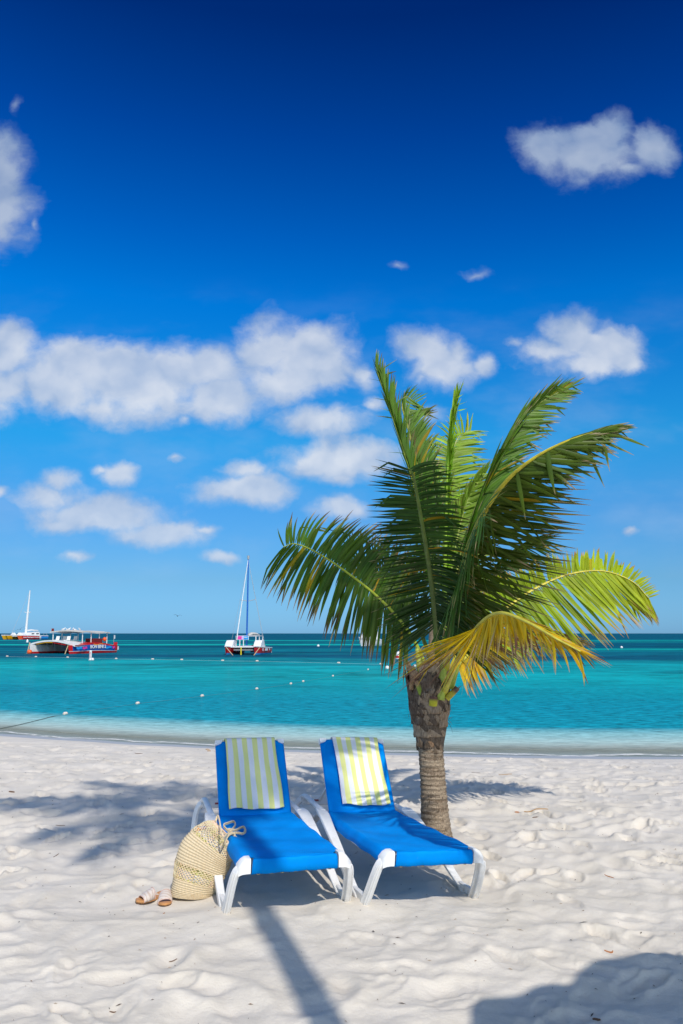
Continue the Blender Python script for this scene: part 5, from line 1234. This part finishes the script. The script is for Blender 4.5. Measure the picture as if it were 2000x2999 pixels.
for i, (az, el, L) in enumerate(TFR): tall_frond(R(az), R(el), L, 100 + i)

pc = Vector((PALA[0], PALA[1], 0)); pc.z = sand_at(pc.x, pc.y)
pal = thing('beach_palapa', 'thatched palapa on a wooden post behind the viewer', 'palapa', tuple(pc))
THT = attr_mat('dry_thatch', .9, .1, bumpscale=40, bstr=.8, vary=.3, vscale=30)
mb = MB(); mb.tube([(0, 0, -.3), (.01, 0, 1.5), (0, 0, PALH + .6)], [.08, .075, .06], 12); mb.build('post', plain('weathered_wood', (.20, .14, .09), .9, var=.2, scale=20), pal)
for lay in range(4):
    mb = MB(); r0, r1 = .05 + .30 * lay, PALR * (.42 + .195 * lay); z0 = PALH + .62 - .17 * lay; z1 = PALH + .42 - .14 * lay
    def th(u, v):
        a = u * 2 * math.pi; rg = .05 * math.sin(u * 57 + lay * 2) + .035 * math.sin(u * 131 + lay) + .10 * math.sin(u * 11) + .06 * math.sin(u * 27 + 2)
        r = r0 + (r1 + rg * v - r0) * v; return Vector((r * math.cos(a), r * math.sin(a), z0 + (z1 - z0) * v + .01 * math.sin(u * 200)))
    mb.grid(th, 220, 6, tint=(.40, .31, .19)); o = mb.build('thatch_layer', THT, pal, angle=80); s_ = o.modifiers.new('thickness', 'SOLIDIFY'); s_.thickness = .05
for i in range(8):
    a = i / 8 * 6.283; mb = MB(); mb.tube([(0, 0, PALH + .5), (PALR * .93 * math.cos(a), PALR * .93 * math.sin(a), PALH - .06)], .022, 6); mb.build('rafter', plain('weathered_wood', (.2, .14, .09)), pal)

# ------------------------------------------------------------------ twigs and flecks on the sand
DB = plain('dry_twig', (.13, .07, .04), .9); DB2 = plain('reddish_twig', (.40, .16, .06), .9)
def twig(px, py, L, ang, lab, mat=DB, r=.0035, bend=.2):
    q = Pz(px, py, .0); 
    for _ in range(3): q = Pz(px, py, sand_at(q.x, q.y))
    mb = MB(); n = 8; pts = []
    for i in range(n + 1):
        f = i / n - .5; x_ = math.cos(ang) * L * f + bend * L * (f * f) * -math.sin(ang); y_ = math.sin(ang) * L * f + bend * L * f * f * math.cos(ang)
        pts.append((x_, y_, sand_at(q.x + x_, q.y + y_) - q.z + r * .6))
    mb.tube(pts, [r * (.5 + .5 * math.sin(3.14 * (i + .6) / (n + 1.2))) for i in range(n + 1)], 6); o = mb.build('twig', mat); o.location = q; tag(o, lab, 'twig')
twig(1570, 2371, .24, .02, 'long straight tan twig on the sand right of the palm trunk', plain('tan_twig', (.42, .26, .13), .9), .007, .1)
twig(1515, 2380, .06, .5, 'short orange chip left of the long tan twig', DB2, .008)
twig(1567, 2394, .05, 0, 'short dark sliver under the long tan twig', DB, .005)
twig(1400, 2263, .18, -.5, 'thin grey twig on bright sand just right of the trunk', plain('grey_twig', (.30, .24, .20), .9), .005, .05)
twig(1480, 2269, .17, -.15, 'forked looking tan twig near the upper right of the trunk', plain('tan_twig', (.4, .26, .13)), .005, .3)
twig(1783, 2568, .075, -.9, 'reddish brown twig alone on the right hand sand', DB2, .004)
twig(1788, 2791, .055, .35, 'curved orange twig just above the lower right shadow', DB2, .005, 1.2)
twig(1747, 2987, .035, -.2, 'dark chip inside the lower right shadow', DB, .006)
twig(166, 2505, .10, 1.5, 'upright looking dark stalk on the left sand', DB, .003)
twig(176, 2418, .08, .2, 'curled dark twig on the left sand near the shadow', DB, .003, .8)
twig(406, 2208, .12, .3, 'dark bent twig near the water left of the loungers', DB, .005, .9)
twig(507, 2816, .045, .5, 'small grey stick in the lower left foreground', DB, .003)
twig(330, 2968, .03, .2, 'tiny brown stick near the bottom left corner', DB, .003)
twig(481, 2676, .035, 1.5, 'short reddish stalk standing just below the sandals', DB2, .003)
twig(34, 2320, .06, .2, 'brown husk fragment near the left border at the shadow', DB, .009)
twig(608, 2190, .07, 0, 'rusty leaf scrap near the top left corner of the left lounger', plain('rust_leaf', (.42, .28, .16), .9), .012)
twig(612, 2199, .06, .1, 'pale rusty scrap just below the other leaf scrap', plain('rust_leaf', (.42, .28, .16)), .012)
# countless tiny flecks of bark and seagrass
pr2 = np.random.RandomState(3); mb = MB(); cnt = 0
while cnt < 900:
    y_ = 3.4 + 11 * pr2.rand() ** 1.0; x_ = (pr2.rand() * 2 - 1) * y_ * .50
    if shore_np(np.array([x_]))[0] - y_ < 1.0: continue
    z_ = sand_at(x_, y_); s_ = .0022 + .0055 * pr2.rand() ** 3; s_ *= (.7 + y_ * .09); a_ = pr2.rand() * 3.14; l_ = s_ * (1 + 3.0 * pr2.rand() ** 2)
    c_, n_ = math.cos(a_), math.sin(a_); g_ = [(.10, .07, .05), (.05, .04, .035), (.22, .14, .08), (.35, .25, .15)][pr2.randint(4)]
    mb.add([(x_ - c_ * l_, y_ - n_ * l_, z_ + .0015), (x_ + n_ * s_ * .5, y_ - c_ * s_ * .5, z_ + .003), (x_ + c_ * l_, y_ + n_ * l_, z_ + .002), (x_ - n_ * s_ * .5, y_ + c_ * s_ * .5, z_ + .0035), (x_, y_, z_ + .006)], [(0, 1, 4), (1, 2, 4), (2, 3, 4), (3, 0, 4)], g_); cnt += 1
o = mb.build('beach_debris', attr_mat('bark_flecks', .9, .1), smooth=False); o['kind'] = 'stuff'; tag(o, 'tiny dark flecks of bark and seagrass scattered on the sand', 'debris')
